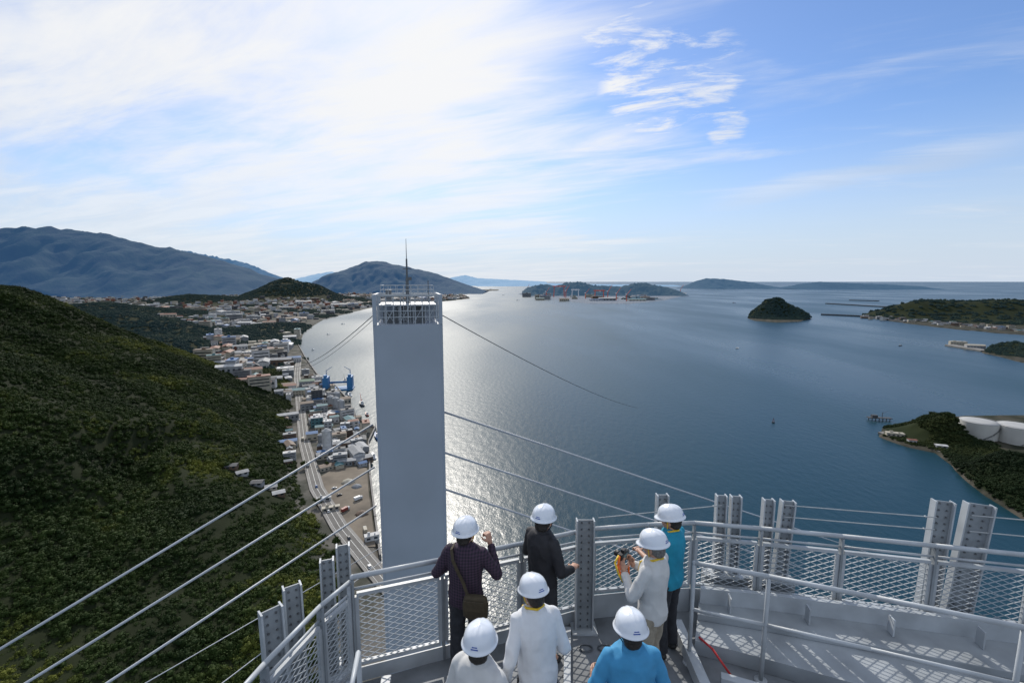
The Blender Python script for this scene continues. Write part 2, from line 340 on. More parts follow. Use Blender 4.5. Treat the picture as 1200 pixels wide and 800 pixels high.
b2=n_.new('ShaderNodeBump'); b2.inputs['Strength'].default_value=.45; b2.inputs['Distance'].default_value=.25; l_.new(sml,b2.inputs['Height']); l_.new(b1.outputs[0],b2.inputs['Normal']); l_.new(b2.outputs[0],b.inputs['Normal'])
mb=MB(); S=250000; mb.add([(-S,-S,0),(S,-S,0),(S,S,0),(-S,S,0)],[(0,1,2,3)]); struct(mb.build('sea',m))
# ------------------------------------------------------------------ left coast
coast_px=[(560,790),(470,720),(446,655),(440,610),(434,560),(432,520),(440,503),(418,492),(408,470),(392,452),(372,440),(358,420),(350,405),(357,388),(380,374),(425,363),(455,356),(520,353),(552,350)]
coast=[tuple(P(a,b_)[:2]) for a,b_ in coast_px]
coast=[(160,-50)]+coast+[(-560,5600),(-1500,6000),(-900,7200),(-250,8600),(-250,9800),(-16000,9800),(-16000,-50)]
road_pl=[(70,50),(-15,168),(-78,243),(-118,292),(-158,350),(-214,452),(-287,600),(-380,790),(-470,990),(-600,1250),(-760,1500)]
HL=[(-1180,1350,62,280,150),(-860,1080,30,130,100),(-2000,2200,50,380,200),(-820,1600,20,110,120),(-1880,3900,195,300,320),(-3300,2700,50,500,250),(-2300,3300,60,300,200)]
def land_h(x,y,fine=True):
    d,_,_=seg_dist(x,y,coast,True); ins=inside(x,y,coast)
    base=np.where(ins,np.minimum(3.2,-.5+d*1.2),-np.minimum(6,.5+d*.6))
    dr,s,side=seg_dist(x,y,road_pl); dl=np.where(side>0,dr,-dr)-11
    sc=690+.33*np.clip(dl,0,500)
    far=1-sst(-40,330,s-sc)
    near=.06+.94*sst(130,450,s+60*fbm(x/120,y/120,2,5))
    hh=np.clip(dl,0,None); hh=np.minimum(hh*.52,74+hh*.25)
    hh=np.minimum(hh,230)*far*near
    rv=1-np.abs(fbm(x/170,y/170,3,31))*2
    hh=hh*(1+.34*fbm(x/150,y/150,4,2)*sst(0,60,dl)-.34*sst(.55,1.,rv)*sst(20,120,dl)*(1-sst(480,650,s)))+np.clip(dl,0,40)/40*6*fbm(x/40,y/40,3,3)*far
    for (cx,cy,h,a,b_) in HL:
        q=((x-cx)/a)**2+((y-cy)/b_)**2
        hh=hh+h*np.exp(-q)*(1+.35*fbm(x/200,y/200,4,7))
    inland=sst(60,900,d)*16*(.5+fbm(x/600,y/600,3,4))*sst(700,1200,y)
    hh=hh+np.clip(inland,0,None)
    z=np.where(ins,base+np.clip(hh,0,None)*sst(0,30,d),base)
    return z
ys=20*np.power(9700/20,np.linspace(0,1,330)); us=np.linspace(-1.75,.4,380)
X=us[None,:]*(ys[:,None]+70); Y=np.repeat(ys[:,None],len(us),1); grid_obj('coastal_land',X,Y,land_h(X,Y),M['land'])
def hq(x,y): return float(land_h(np.array([x]),np.array([y]))[0])
hp_=[(272,549),(284,556),(302,568),(318,574),(327,581)]
def hill_hit(px,py):      # first point of the hillside along a line of sight
    r=ray(px,py); t=60.
    while t<900:
        x_,y_=r.x*t,r.y*t
        if H+r.z*t<hq(x_,y_): break
        t+=2
    return Vector((x_,y_,hq(x_,y_)))
hpos=[hill_hit(*q) for q in hp_]; patch=hill_hit(256,616)
clear=[(p.x+2,p.y-4,7) for p in hpos]+[(patch.x,patch.y,7)]
N=120000; x=np.random.uniform(-950,60,N); y=np.random.uniform(30,1000,N)
dr,s,side=seg_dist(x,y,road_pl); dl=np.where(side>0,dr,-dr); z=land_h(x,y)
k=(dl>12)&(z>4.4)&(s<1010)&(x>-1.3*y-60)
for cx,cy,r_ in clear: k&=np.hypot(x-cx,y-cy)>r_
pts=np.stack([x,y,z-1.2],-1)[k]; sc=np.random.uniform(1.8,4.8,len(pts))*(.65+.75*vn(pts[:,0]/26,pts[:,1]/26,8))
scatter('hillside_forest',pts,sc,CC,'dense green forest covering the near hillside left of the coast road','forest')
N=110000; x=np.random.uniform(-4600,-450,N); y=np.random.uniform(850,4800,N)*1.0
q=np.zeros(N)
for (cx,cy,h,a,b_) in HL: q=np.maximum(q,np.exp(-((x-cx)/a)**2-((y-cy)/b_)**2))
wood=fbm(x/180,y/180,3,21)
k=((q>.25)|(wood>.2))&(x>-1.3*y)&(inside(x,y,coast)); x=x[k][:32000];y=y[k][:32000]; z=land_h(x,y)
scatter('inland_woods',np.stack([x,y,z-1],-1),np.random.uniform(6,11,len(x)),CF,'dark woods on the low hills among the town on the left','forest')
def strip(pl,wd,z,mt,name,off=0):
    mb=MB(); vs=[]
    for i,p in enumerate(pl):
        a=Vector(pl[max(0,i-1)]); b_=Vector(pl[min(len(pl)-1,i+1)]); d=(b_-a).normalized(); nn=Vector((-d.y,d.x)); p=Vector(p)+nn*off
        vs+= [(*(p+nn*wd/2),z),(*(p-nn*wd/2),z)]
    mb.add(vs,[(2*i,2*i+1,2*i+3,2*i+2) for i in range(len(pl)-1)]); return mb.build(name,mt)
def dense(pl,st=8):
    out=[]
    for a,b_ in zip(pl[:-1],pl[1:]):
        k=max(1,int(math.dist(a,b_)/st))
        out+=[(a[0]+(b_[0]-a[0])*i/k,a[1]+(b_[1]-a[1])*i/k) for i in range(k)]
    return out+[pl[-1]]
rp=dense(road_pl[:9])
struct(strip(rp,11,4.15,M['concrete'],'pavement')); struct(strip(rp,7.6,4.25,M['asphalt'],'road'))
struct(strip(rp,.25,4.262,M['line'],'road_marking')); struct(strip(rp,.18,4.262,M['line'],'road_edge_marking',3.5)); struct(strip(rp,.18,4.262,M['line'],'road_edge_marking',-3.5))
mb=MB(); yard=[P(a,b_,3.6) for a,b_ in((372,560),(398,545),(430,548),(432,575),(436,605),(440,640),(425,640),(402,612),(382,585))]
mb.add(yard,[tuple(range(len(yard)))]); struct(mb.build('gravel_yard',M['gravel']))
mb=MB(); q=[c for c in coast[3:14]]
for a,b_ in zip(q[:-1],q[1:]):
    a=Vector(a);b_=Vector(b_); d=(b_-a); ang=math.atan2(d.y,d.x); mb.box(((a.x+b_.x)/2,(a.y+b_.y)/2,1),(d.length+1,1.4,5.2),Matrix.Rotation(ang,3,'Z'))
tag(mb.build('quay_wall',M['concrete']),'pale concrete quay wall along the left shore','wall')
# ------------------------------------------------------------------ mountains
def ridge(name,prof,D,mt,depth,seed=0,base=-5,lump=.05,rug=.5):
    xw=[];hw=[]
    for a,b_ in prof:
        v=PD(a,b_,D); xw.append(v.x); hw.append(v.z)
    n1_=int(min(520,max(80,(xw[-1]-xw[0])/20))); xs=np.linspace(xw[0],xw[-1],n1_); hs=np.interp(xs,xw,hw)
    vs_=np.linspace(-1,1,80)
    X=np.repeat(xs[None,:],80,0); V_=np.repeat(vs_[:,None],n1_,1)
    nse=fbm(X/(depth*.35),V_*3,5,seed)
    Yv=D+V_*depth+0*X
    prf=np.clip(1-np.abs(V_+.12*nse)**1.15,0,1)
    spur=(.5-np.abs(fbm(X/(depth*.3)+V_*.5,V_*1.2,4,seed+3)))*2
    Z=base+(hs[None,:]-base)*prf*(1+rug*(spur-.6)*(1-prf)*1.6)
    Z=Z+(hs[None,:]*lump)*fbm(X/(depth*.06),V_*8,4,seed+6)
    Z=np.where(np.abs(V_)>=1,-20,Z)
    return grid_obj(name,X,Yv,Z,mt,-8)
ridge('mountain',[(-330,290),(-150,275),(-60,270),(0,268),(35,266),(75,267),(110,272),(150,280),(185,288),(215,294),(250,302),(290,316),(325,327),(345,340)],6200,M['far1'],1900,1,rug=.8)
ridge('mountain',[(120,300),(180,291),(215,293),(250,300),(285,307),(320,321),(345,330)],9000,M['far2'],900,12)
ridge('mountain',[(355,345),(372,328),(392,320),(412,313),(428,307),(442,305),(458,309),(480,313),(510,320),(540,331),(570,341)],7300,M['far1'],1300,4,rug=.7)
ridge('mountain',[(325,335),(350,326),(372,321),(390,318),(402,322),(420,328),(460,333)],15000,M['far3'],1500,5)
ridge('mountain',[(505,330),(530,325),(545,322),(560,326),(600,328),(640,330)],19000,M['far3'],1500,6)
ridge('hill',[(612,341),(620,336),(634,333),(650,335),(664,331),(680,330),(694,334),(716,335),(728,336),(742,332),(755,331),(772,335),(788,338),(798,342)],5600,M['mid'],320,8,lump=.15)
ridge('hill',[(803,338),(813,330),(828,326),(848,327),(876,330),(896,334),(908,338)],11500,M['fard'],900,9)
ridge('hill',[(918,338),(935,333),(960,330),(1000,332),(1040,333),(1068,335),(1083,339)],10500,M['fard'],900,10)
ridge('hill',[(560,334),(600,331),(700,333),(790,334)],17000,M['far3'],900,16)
# ------------------------------------------------------------------ islands and right shore
def isle(name,px,hills,mt,step,trees=0,label=None,tsc=(5,9),coll=None,edge=18,flat=2.6,excl=(),rough=.3,tz=1.):
    poly=[tuple(P(a,b_)[:2]) for a,b_ in px]
    xs=[p[0] for p in poly]; ysx=[p[1] for p in poly]
    def hf(x,y):
        xx=x+10*fbm(x/60,y/60,3,2)*edge/18; yy=y+10*fbm(x/60,y/60,3,9)*edge/18
        d,_,_=seg_dist(xx,yy,poly,True); ins=inside(xx,yy,poly); h=0
        for (cx,cy,hh,a,b_) in hills: h=h+hh*np.exp(-(np.abs((x-cx)/a)**2+np.abs((y-cy)/b_)**2))*(1+rough*fbm(x/(a*.7),y/(a*.7),4,4))
        return np.where(ins,np.minimum(flat,d*.9-.3)+np.clip(h,0,None)*sst(0,edge,d),-np.minimum(6,.3+d*.7))
    gx=np.arange(min(xs)-20,max(xs)+20,step); gy=np.arange(min(ysx)-20,max(ysx)+20,step); X,Y=np.meshgrid(gx,gy)
    o=grid_obj(name,X,Y,hf(X,Y),mt)
    if trees:
        x=np.random.uniform(min(xs),max(xs),trees); y=np.random.uniform(min(ysx),max(ysx),trees); z=hf(x,y); k=z>flat+tz
        for cx,cy,r_ in excl: k&=np.hypot(x-cx,y-cy)>r_
        p=np.stack([x,y,z-.8],-1)[k]
        scatter(name+'_woods',p,np.random.uniform(*tsc,len(p)),coll or CF,label,'forest')
    return hf
def GH(px,py,h,a,b_): p=P(px,py); return (p.x,p.y,h,a,b_)
isle('island',[(876,373),(884,376),(910,378),(938,377),(950,373),(945,369),(920,366),(890,367),(878,370)],[GH(902,372,82,66,75),GH(926,373,44,80,50)],M['isle'],5,9000,'dark trees covering the small cone shaped island in the bay',(5,9),edge=10,flat=1.6)
isle('headland',[(1008,370),(1040,376),(1075,381),(1130,387),(1200,393),(1300,402),(1420,402),(1420,352),(1200,352),(1100,356),(1050,360),(1030,365)],[GH(1110,371,44,260,170),GH(1165,373,42,260,180),GH(1065,372,38,130,120),GH(1240,376,40,280,200)],M['isle'],14,22000,'dark woods on the long headland at the right',(8,14),edge=40,rough=.35,flat=2)
isle('promontory',[(1150,413),(1175,419),(1210,428),(1300,440),(1300,405),(1200,404),(1170,406)],[GH(1215,415,20,70,60),GH(1180,412,10,40,30)],M['isle'],6,4000,'woods on the low point behind the pale jetty sheds',(4,7),edge=10,flat=1.6)
tk=[P(1145,511,2.6),P(1191,517,2.6)]
isle('terminal_land',[(1196,606),(1150,578),(1128,560),(1112,545),(1092,530),(1062,524),(1030,512),(1034,502),(1062,498),(1090,490),(1130,488),(1200,487),(1300,492),(1420,560),(1420,700),(1260,640)],
  [GH(1092,514,25,22,22),GH(1112,516,9,10,12),GH(1176,566,15,20,18),GH(1205,588,12,26,20),GH(1245,572,20,40,34)],M['isle'],2.5,26000,'rough dark trees on the rocky right shore around the storage tanks',(2.2,4.2),CD,edge=6,flat=2.4,tz=.15,excl=[(t.x,t.y,19) for t in tk]+[(*P(1052,511)[:2],18),(*P(1075,518)[:2],10),(*P(1102,526)[:2],8)])
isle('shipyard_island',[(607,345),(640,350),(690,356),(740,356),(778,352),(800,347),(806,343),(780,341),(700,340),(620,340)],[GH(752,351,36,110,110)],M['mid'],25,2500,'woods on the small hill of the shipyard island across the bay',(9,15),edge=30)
# ------------------------------------------------------------------ buildings
PAL={'white':(.46,.46,.455),'cream':(.36,.33,.265),'grey':(.2,.21,.22),'blue':(.045,.12,.26),'teal':(.06,.15,.17),'brown':(.12,.08,.055),'pink':(.27,.17,.15),'green':(.07,.14,.09),'dark grey':(.06,.064,.07),'pale grey':(.29,.3,.31),'rust':(.17,.065,.04)}
BM={k:mat(k.replace(' ','_')+'_cladding',v,.7,0,.22,.3,detail=8) for k,v in PAL.items()}
winm=MB(); winm.add([(-.5,0,-.5),(.5,0,-.5),(.5,0,.5),(-.5,0,.5)],[(0,1,2,3)]); WM=winm.mesh('window',M['glass'])
def building(px,py,w,d,h,wall,roof,kind,label,rz=27,z=3.2,name='building',cat='building',win=True,loc=None):
    p=loc or P(px,py,z); R=rad(rz)
    t=thing(name,label,cat,p,R)
    mb=MB(); mb.box((0,0,h/2-1.5),(w,d,h+3)); mb.build('wall',BM[wall],t)
    mb=MB()
    if kind=='gable':
        rh=w*.16 if w<d else d*.16
        if w>=d: v=[(-w/2-.5,-d/2-.6,h),(w/2+.5,-d/2-.6,h),(w/2+.5,d/2+.6,h),(-w/2-.5,d/2+.6,h),(-w/2-.5,0,h+rh),(w/2+.5,0,h+rh)]; f=[(0,1,5,4),(3,4,5,2),(0,4,3),(1,2,5),(0,3,2,1)]
        else: v=[(-w/2-.5,-d/2-.6,h),(w/2+.5,-d/2-.6,h),(w/2+.5,d/2+.6,h),(-w/2-.5,d/2+.6,h),(0,-d/2-.6,h+rh),(0,d/2+.6,h+rh)]; f=[(0,1,4),(1,2,5,4),(3,5,2),(0,4,5,3),(0,3,2,1)]
        mb.add([(a,b_,c+.01) for a,b_,c in v],f)
    else:
        mb.box((0,0,h+.2),(w+.4,d+.4,.4))
        mb.box((-w*.2,d*.1,h+1.2),(w*.18,d*.2,1.6)); mb.box((w*.2,-d*.2,h+.8),(w*.1,d*.12,.9))
    mb.build('roof',BM[roof],t)
    if win:
        fl=max(1,int(h/3.6)); nx=max(2,min(6,int(w/4)))
        for i in range(fl):
            for j in range(nx):
                if fl*nx>18 and (i*nx+j)%2: continue
                o=bpy.data.objects.new('window',WM); COL.objects.link(o); o.parent=t; o.location=(-w/2+w*(j+.5)/nx,-d/2-.03,2+3.4*i); o.scale=(w/nx*.5,1,1.4)
    return t
BL=[(318,448,34,16,8,'white','pale grey','gable','long white shed with pale roof beside forest foot'),
(335,436,28,20,9,'cream','white','flat','cream block with white flat roof inland of the long shed'),
(300,432,22,14,8,'white','grey','gable','white hall with grey gable roof at the edge of the woods'),
(325,412,40,22,9,'pale grey','pink','gable','wide hall with faded pink roof in the harbour town'),
(345,424,26,16,10,'white','blue','gable','white warehouse with bright blue roof in the harbour town'),
(305,408,24,18,12,'cream','cream','flat','cream apartment block left of the pink roofed hall'),
(340,398,34,20,10,'grey','white','gable','grey shed with white roof near the harbour bend'),
(290,420,18,14,15,'white','white','flat','tall white block at the foot of the wooded ridge'),
(352,462,20,14,8,'cream','teal','gable','cream workshop with teal roof beside the coast road'),
(340,456,18,13,7,'white','rust','gable','white workshop with rust red roof beside the coast road'),
(360,452,22,14,9,'pale grey','green','gable','grey warehouse with green roof at the waterfront'),
(372,448,16,12,10,'white','grey','flat','white waterfront office next to the green roofed warehouse'),
(372,472,14,10,19,'dark grey','dark grey','flat','dark square plant tower behind the blue dock'),
(360,480,15,11,10,'grey','brown','gable','grey plant building with brown roof beside the road'),
(372,499,13,10,11,'teal','pale grey','flat','teal clad plant building beside the white silo tower'),
(366,514,11,9,7,'cream','blue','gable','small cream store with blue roof by the road bend'),
(392,494,10,8,7,'white','teal','gable','small white hut with teal roof on the quay'),
(398,507,12,7,5,'pale grey','grey','gable','low grey shed with grey roof on the quay'),
(392,524,11,8,6,'grey','white','flat','low grey pump house with white roof near the silo tower'),
(378,537,10,7,5,'cream','grey','gable','small cream cabin at the north end of the gravel yard'),
(414,500,11,8,8,'white','rust','gable','white hut with rust roof nearest the dredger'),
(385,508,8,8,15,'pale grey','white','flat','narrow pale tower block between huts and silo'),
(378,486,12,9,13,'grey','teal','gable','grey plant hall with teal roof below the four silos'),
(436,632,9,4,3.5,'white','white','flat','white site cabin beside the tower base'),
(388,598,12,3.2,3,'cream','cream','flat','cream container at the roadside of the yard'),
(380,587,10,3,3,'white','white','flat','white container behind the cream container'),
]
for a in BL: building(*a[:9],rz=27+random.uniform(-5,5))
for p,wall,roof,lb in zip(hpos,('brown','pale grey','grey','cream','brown'),('dark grey','grey','dark grey','grey','pale grey'),('dark roofed brown house highest in the hillside clearing','grey roofed pale house just below the brown one','grey house with dark roof in the lower forest clearing','cream house with grey roof in the lower forest clearing','pale roofed brown shed at the downhill edge of the clearing')):
    building(0,0,8,6,3,wall,roof,'gable',lb,name='house',cat='house',rz=random.uniform(0,50),loc=(p.x,p.y,p.z-.3))
def silo(px,py,r_,h,wall,label,z=3.2):
    t=thing('silo',label,'silo',P(px,py,z)); mb=MB(); mb.tube((0,0,-1),(0,0,h),r_,r_,24); mb.build('shell',BM[wall],t,False)
    mb=MB(); mb.tube((0,0,h),(0,0,h+r_*.5),r_*1.03,r_*.25,24); mb.build('cap',BM['pale grey'],t); mb=MB(); mb.box((r_+.5,0,h/2),(.6,1,h)); mb.build('ladder',M['galv'],t)
silo(384,532,4.3,24,'white','tall white cement silo on the quay near the gravel yard'); silo(377,526,3,15,'grey','short grey silo left of the tall white silo')
for k,(px,py) in enumerate(((388,480),(394,482),(400,485),(395,475))): silo(px,py,3.8,18,'pale grey',('first','second','third','rear')[k]+' grey silo of the four silos behind the quay')
kinds=[('white','grey'),('pale grey','white'),('cream','brown'),('pale grey','blue'),('white','dark grey'),('cream','rust'),('grey','pale grey'),('grey','dark grey'),('cream','teal'),('brown','grey')]
protos=[]
for wn,rn in kinds:
    for sz in((12,9,6,'gable'),(24,12,14,'flat'),(34,16,8,'shed')):
        mb=MB(); w_,d_,h_,kd=sz; mb.box((0,0,h_/2-2),(w_,d_,h_+4)); nf=len(mb.f)
        if kd!='flat': mb.add([(-w_/2-.5,-d_/2-.5,h_),(w_/2+.5,-d_/2-.5,h_),(w_/2+.5,d_/2+.5,h_),(-w_/2-.5,d_/2+.5,h_),(-w_/2-.5,0,h_+2.2),(w_/2+.5,0,h_+2.2)],[(0,1,5,4),(3,4,5,2),(0,4,3),(1,2,5)])
        else:
            mb.box((0,0,h_+.3),(w_+.5,d_+.5,.5)); mb.box((0,0,h_+1.5),(w_*.2,d_*.3,2))
        nr=len(mb.f)
        if kd=='flat':
            for i in range(3): mb.box((0,-d_/2-.02,3+i*3.8),(w_*.85,.3,1.3))
        elif kd=='shed':
            for i in range(5): mb.box((-w_*.4+i*w_*.2,-d_/2-.02,3.2),(w_*.09,.3,3))
        else:
            for i in(-1,1): mb.box((i*w_*.25,-d_/2-.02,3),(2,.3,1.4))
        me=mb.mesh('far_house',BM[wn]); me.materials.append(BM[rn]); me.materials.append(M['glass'])
        for p in me.polygons: p.material_index=0 if p.index<nf else (1 if p.index<nr else 2)
        protos.append((me,{'gable':'house','flat':'block','shed':'shed'}[kd],wn,rn))
spots=[tuple(P(a[0],a[1],3)[:2]) for a in BL]
def place_town(zoner,count,zn,kds,smin,smax,grow,gap,maxz=45,coastmin=12,tries=30000,woodlim=.2):
    c=0
    for _ in range(tries):
        if c>=count: break
        px,py=zoner(); p=P(px,py,4)
        me,kd,wn,rn=random.choice([q for q in protos if q[1] in kds]); s_=random.uniform(smin,smax)*(1+p.y*grow)
        if any(abs(p.x-a)<gap*s_ and abs(p.y-b_)<gap*s_*.8 for a,b_ in spots): continue
        xa,ya=np.array([p.x]),np.array([p.y])
        if not inside(xa,ya,coast)[0]: continue
        if woodlim and fbm(xa/180,ya/180,3,21)[0]>woodlim: continue
        if float(seg_dist(xa,ya,coast,True)[0][0])<coastmin: continue
        z=hq(p.x,p.y)
        if z>maxz: continue
        if float(seg_dist(xa,ya,road_pl)[0][0])<13: continue
        spots.append((p.x,p.y)); o=bpy.data.objects.new('town_'+kd,me); COL.objects.link(o)
        o.location=(p.x,p.y,z); o.rotation_euler=(0,0,rad(27+random.uniform(-12,12))+random.choice((0,0,math.pi/2))); o.scale=(s_,s_,min(s_,1.4)*random.uniform(.8,1.4))
        tag(o,f'small {wn} {kd} with {rn} roof {zn}',kd,f'{rn} roofed {wn} {kd}s {zn}'); c+=1
    return c
U_=random.uniform
place_town(lambda:(U_(335,436),U_(428,548)),120,'on the industrial quay',('house','shed','block'),.36,.62,.0003,13,maxz=8,coastmin=5,woodlim=None)
place_town(lambda:(U_(240,362),U_(374,470)),140,'in the town behind the hill',('house','block','shed'),.7,1.1,.0002,13)
place_town(lambda:(U_(20,400),U_(338,376)),80,'in the far town below mountains',('house','block','shed'),.9,1.4,.0004,16)
place_town(lambda:(U_(390,550),U_(347,362)),30,'on the shore at mountain foot',('house','block','shed'),1.,1.6,.0004,20)
mbs={k:MB() for k in('white','cream','pale grey','dark grey','rust')}
N=9000; x=np.random.uniform(-5600,-450,N); y=np.random.uniform(1000,6000,N); k=inside(x,y,coast)&(fbm(x/180,y/180,3,21)<.18)&(x>-1.25*y)
for (cx,cy,h,a,b_) in HL: k&=np.exp(-((x-cx)/a)**2-((y-cy)/b_)**2)<.25
d_,_,_=seg_dist(x,y,coast,True); k&=(d_>25); x=x[k];y=y[k];z=land_h(x,y)
for a,b_,c in zip(x,y,z):
    if c>48: continue
    s_=random.uniform(.8,1.5)*(1+b_*.0001); hh=random.choice((6,7,8,8,13,20)); mbs[random.choice(list(mbs))].box((a,b_,c+hh/2-2),(15*s_,10*s_,hh+4),Matrix.Rotation(random.uniform(0,1.5),3,'Z'))
jm=MB(); idx=[]
for i,(kk,q) in enumerate(mbs.items()): idx+= [i]*len(q.f); jm.add(q.v,q.f)
me=jm.mesh('distant_town'); [me.materials.append(BM[kk]) for kk in mbs]; me.polygons.foreach_set('material_index',idx)
o=bpy.data.objects.new('distant_town',me); COL.objects.link(o); tag(o,'mass of tiny far houses filling the valley town at left','town'); o['kind']='stuff'
for k in range(34):
    px=U_(612,795); py=U_(345,353) if px<770 else 345
    me,kd,wn,rn=random.choice([q for q in protos if q[1]!='house']); o=bpy.data.objects.new('shipyard_shed',me); COL.objects.link(o); o.location=P(px,py,2.5); s_=random.uniform(2,4.5); o.scale=(s_,s_,random.uniform(1.2,2.8))
    tag(o,f'far {wn} shipyard {kd} with {rn} roof on the island across the bay',kd,f'{rn} roofed {wn} shipyard {kd}s')
M['cranered']=mat('crane_red',(.5,.09,.06),.6,0,.1,.1); M['cranewhite']=mat('crane_white',(.6,.6,.62),.6,0,.1,.1); M['craneblue']=mat('crane_blue',(.03,.16,.36),.55,0,.2,.1)
def gantry(px,py,w_,h_,mt,label):
    t=thing('gantry_crane',label,'crane',P(px,py,2.5))
    for sx_ in(-1,1):
        mb=MB(); mb.tube((sx_*w_/2,-10,0),(sx_*w_/2*.9,0,h_),4,3.4,6); mb.tube((sx_*w_/2,10,0),(sx_*w_/2*.9,0,h_),4,3.4,6); mb.build('leg',mt,t)
    mb=MB(); mb.box((0,0,h_+4),(w_*1.25,9,10)); mb.build('girder',mt,t); mb=MB(); mb.box((w_*.1,0,h_-4),(12,8,7)); mb.build('trolley',M['cranewhite'],t)
gantry(655,348,115,112,M['cranered'],'largest red gantry crane in the left part of the far shipyard'); gantry(674,349,70,80,M['cranewhite'],'white gantry crane right of the largest red one in the far shipyard')
gantry(702,351,85,80,M['cranered'],'red gantry crane in the middle of the far shipyard'); gantry(628,346,60,80,M['cranewhite'],'leftmost white gantry crane in the far shipyard')
for k,(px,py,lb) in enumerate(((640,348,'slim red jib crane left of the largest gantry'),(686,350,'slim red jib crane between the two red gantries'),(722,352,'slim red jib crane right of the middle gantry'),(797,345,'lone red jib crane at the right tip of the shipyard island'),(712,351,'slim red jib crane just right of the middle gantry leg'),(663,349,'slim red jib crane just right of the largest gantry'),(617,345,'leftmost slim red jib crane of the far shipyard'),(734,353,'slim red jib crane at the foot of the shipyard hill'))):
    t=thing('jib_crane',lb,'crane',P(px,py,2.5)); s_=U_(1.3,1.8)
    mb=MB(); mb.tube((0,0,0),(0,0,42*s_),4,3.2,6); mb.build('mast',M['cranered'],t); mb=MB(); mb.tube((0,0,38*s_),(38,0,76*s_),3,1.6,6); mb.build('jib',M['cranered'],t); mb=MB(); mb.box((-4,0,43*s_),(11,8,8)); mb.build('cab',M['cranewhite'],t)
for k,(a,b_) in enumerate((((968,356),(1055,361)),((995,352),(1030,353)),((962,369),(1008,371)),((1008,371),(1060,378)))):
    A,B=P(*a),P(*b_); mb=MB(); d=B-A; mb.box(((A.x+B.x)/2,(A.y+B.y)/2,2.5),(d.length,18 if k<2 else 8,8),Matrix.Rotation(math.atan2(d.y,d.x),3,'Z'))
    tag(mb.build('breakwater',BM['dark grey']),('long dark breakwater off the right headland','short outer breakwater beyond the long one','thin mole pointing left from the headland tip','stone sea wall along the headland shore')[k],'breakwater')
for k in range(46):
    px=1012+k*4.1+U_(-2,2); py=373+(px-1010)*.085+U_(-2.5,1.2)-1.2
    me,kd,wn,rn=random.choice(protos)
    o=bpy.data.objects.new('shore_'+kd,me); COL.objects.link(o); o.location=P(px,py,2.5); s_=U_(.9,1.4)*(1 if kd=='house' else .7); o.scale=(s_,s_,s_*.8); o.rotation_euler=(0,0,U_(-.5,.5))
    tag(o,f'small {wn} {kd} with {rn} roof on the right headland shore',kd,f'{rn} roofed {wn} {kd}s of the headland village')
t=thing('jetty','long pale concrete jetty reaching left from the low wooded point','jetty',(0,0,0)); A,B=P(1112,405),P(1155,412); mb=MB(); d=B-A; mb.box(((A.x+B.x)/2,(A.y+B.y)/2,1),(d.length,22,5),Matrix.Rotation(math.atan2(d.y,d.x),3,'Z')); mb.build('deck',M['concrete'],t)
building(1122,403,34,14,7,'cream','cream','flat','cream block at the left end of the pale jetty',rz=-25,z=3.5); building(1142,407,36,16,6,'pale grey','cream','gable','long pale warehouse on the jetty beside the wooded point',rz=-25,z=3.5)
def tank(p,r_,h,label):
    t=thing('storage_tank',label,'tank',p); mb=MB(); mb.tube((0,0,-2),(0,0,h),r_,r_,48); o=mb.build('shell',M['tank'],t)
    prof=[(r_*1.005,h),(r_*1.0,h+.3),(r_*.6,h+1.0),(r_*.25,h+1.4),(.01,h+1.5)]; mb=MB(); mb.loft([[(a*math.cos(2*math.pi*k/48),a*math.sin(2*math.pi*k/48),z) for k in range(48)] for a,z in prof]); mb.build('roof',M['tankroof'],t,True)
    mb=MB()
    for k in range(26):
        a=k*.06-2.2; mb.box(((r_+.7)*math.cos(a),(r_+.7)*math.sin(a),.6+k*h/26),(1.4,1.2,.2),Matrix.Rotation(a,3,'Z'))
    mb.build('stair',M['bolt'],t); mb=MB()
    for k in range(48):
        a=2*math.pi*k/48; b_=2*math.pi*(k+1)/48; mb.tube((r_*math.cos(a),r_*math.sin(a),h+1.2),(r_*math.cos(b_),r_*math.sin(b_),h+1.2),.08,.08,4)
    mb.build('rim_railing',M['galv'],t)
tank(tk[0],16,17,'white storage tank nearer the dark wooded knoll'); tank(tk[1],16.5,17,'white storage tank cut by the right edge of the view')
building(1048,511,16,6,4,'cream','cream','flat','long low cream office on the rocky spit left of the tanks',rz=-20,z=2.3); building(1068,519,7,5,4,'white','rust','gable','little white hut with rust roof on the rocky spit',rz=-20,z=2.3)
building(1102,525,9,5,3.5,'pale grey','white','gable','pale grey hut at the foot of the dark wooded knoll',rz=-20,z=2.3)
A,B=P(1032,508),P(1108,532); d=B-A; mb=MB(); mb.box(((A.x+B.x)/2,(A.y+B.y)/2,.9),(d.length,9,3.2),Matrix.Rotation(math.atan2(d.y,d.x),3,'Z')); tag(mb.build('quay_wall',M['concrete']),'grey concrete quay along the rocky spit on the right','wall')
t=thing('piled_jetty','dark piled loading jetty standing in the water left of the rocky spit','jetty',P(1030,492,0),rad(-8))
mb=MB(); mb.box((0,0,3),(26,6,.9)); mb.box((-6,0,5),(6,4,3)); mb.build('deck',BM['dark grey'],t)
for a in np.linspace(-12,12,7):
    mb=MB(); mb.tube((a,0,-2),(a,0,2.6),.5,.5,8); mb.build('pile',M['bolt'],t)
mb=MB(); mb.tube((3,0,3.4),(3,0,10),.35,.3,6); mb.tube((3,0,9),(9,0,12),.25,.15,6); mb.build('loading_arm',M['bolt'],t)
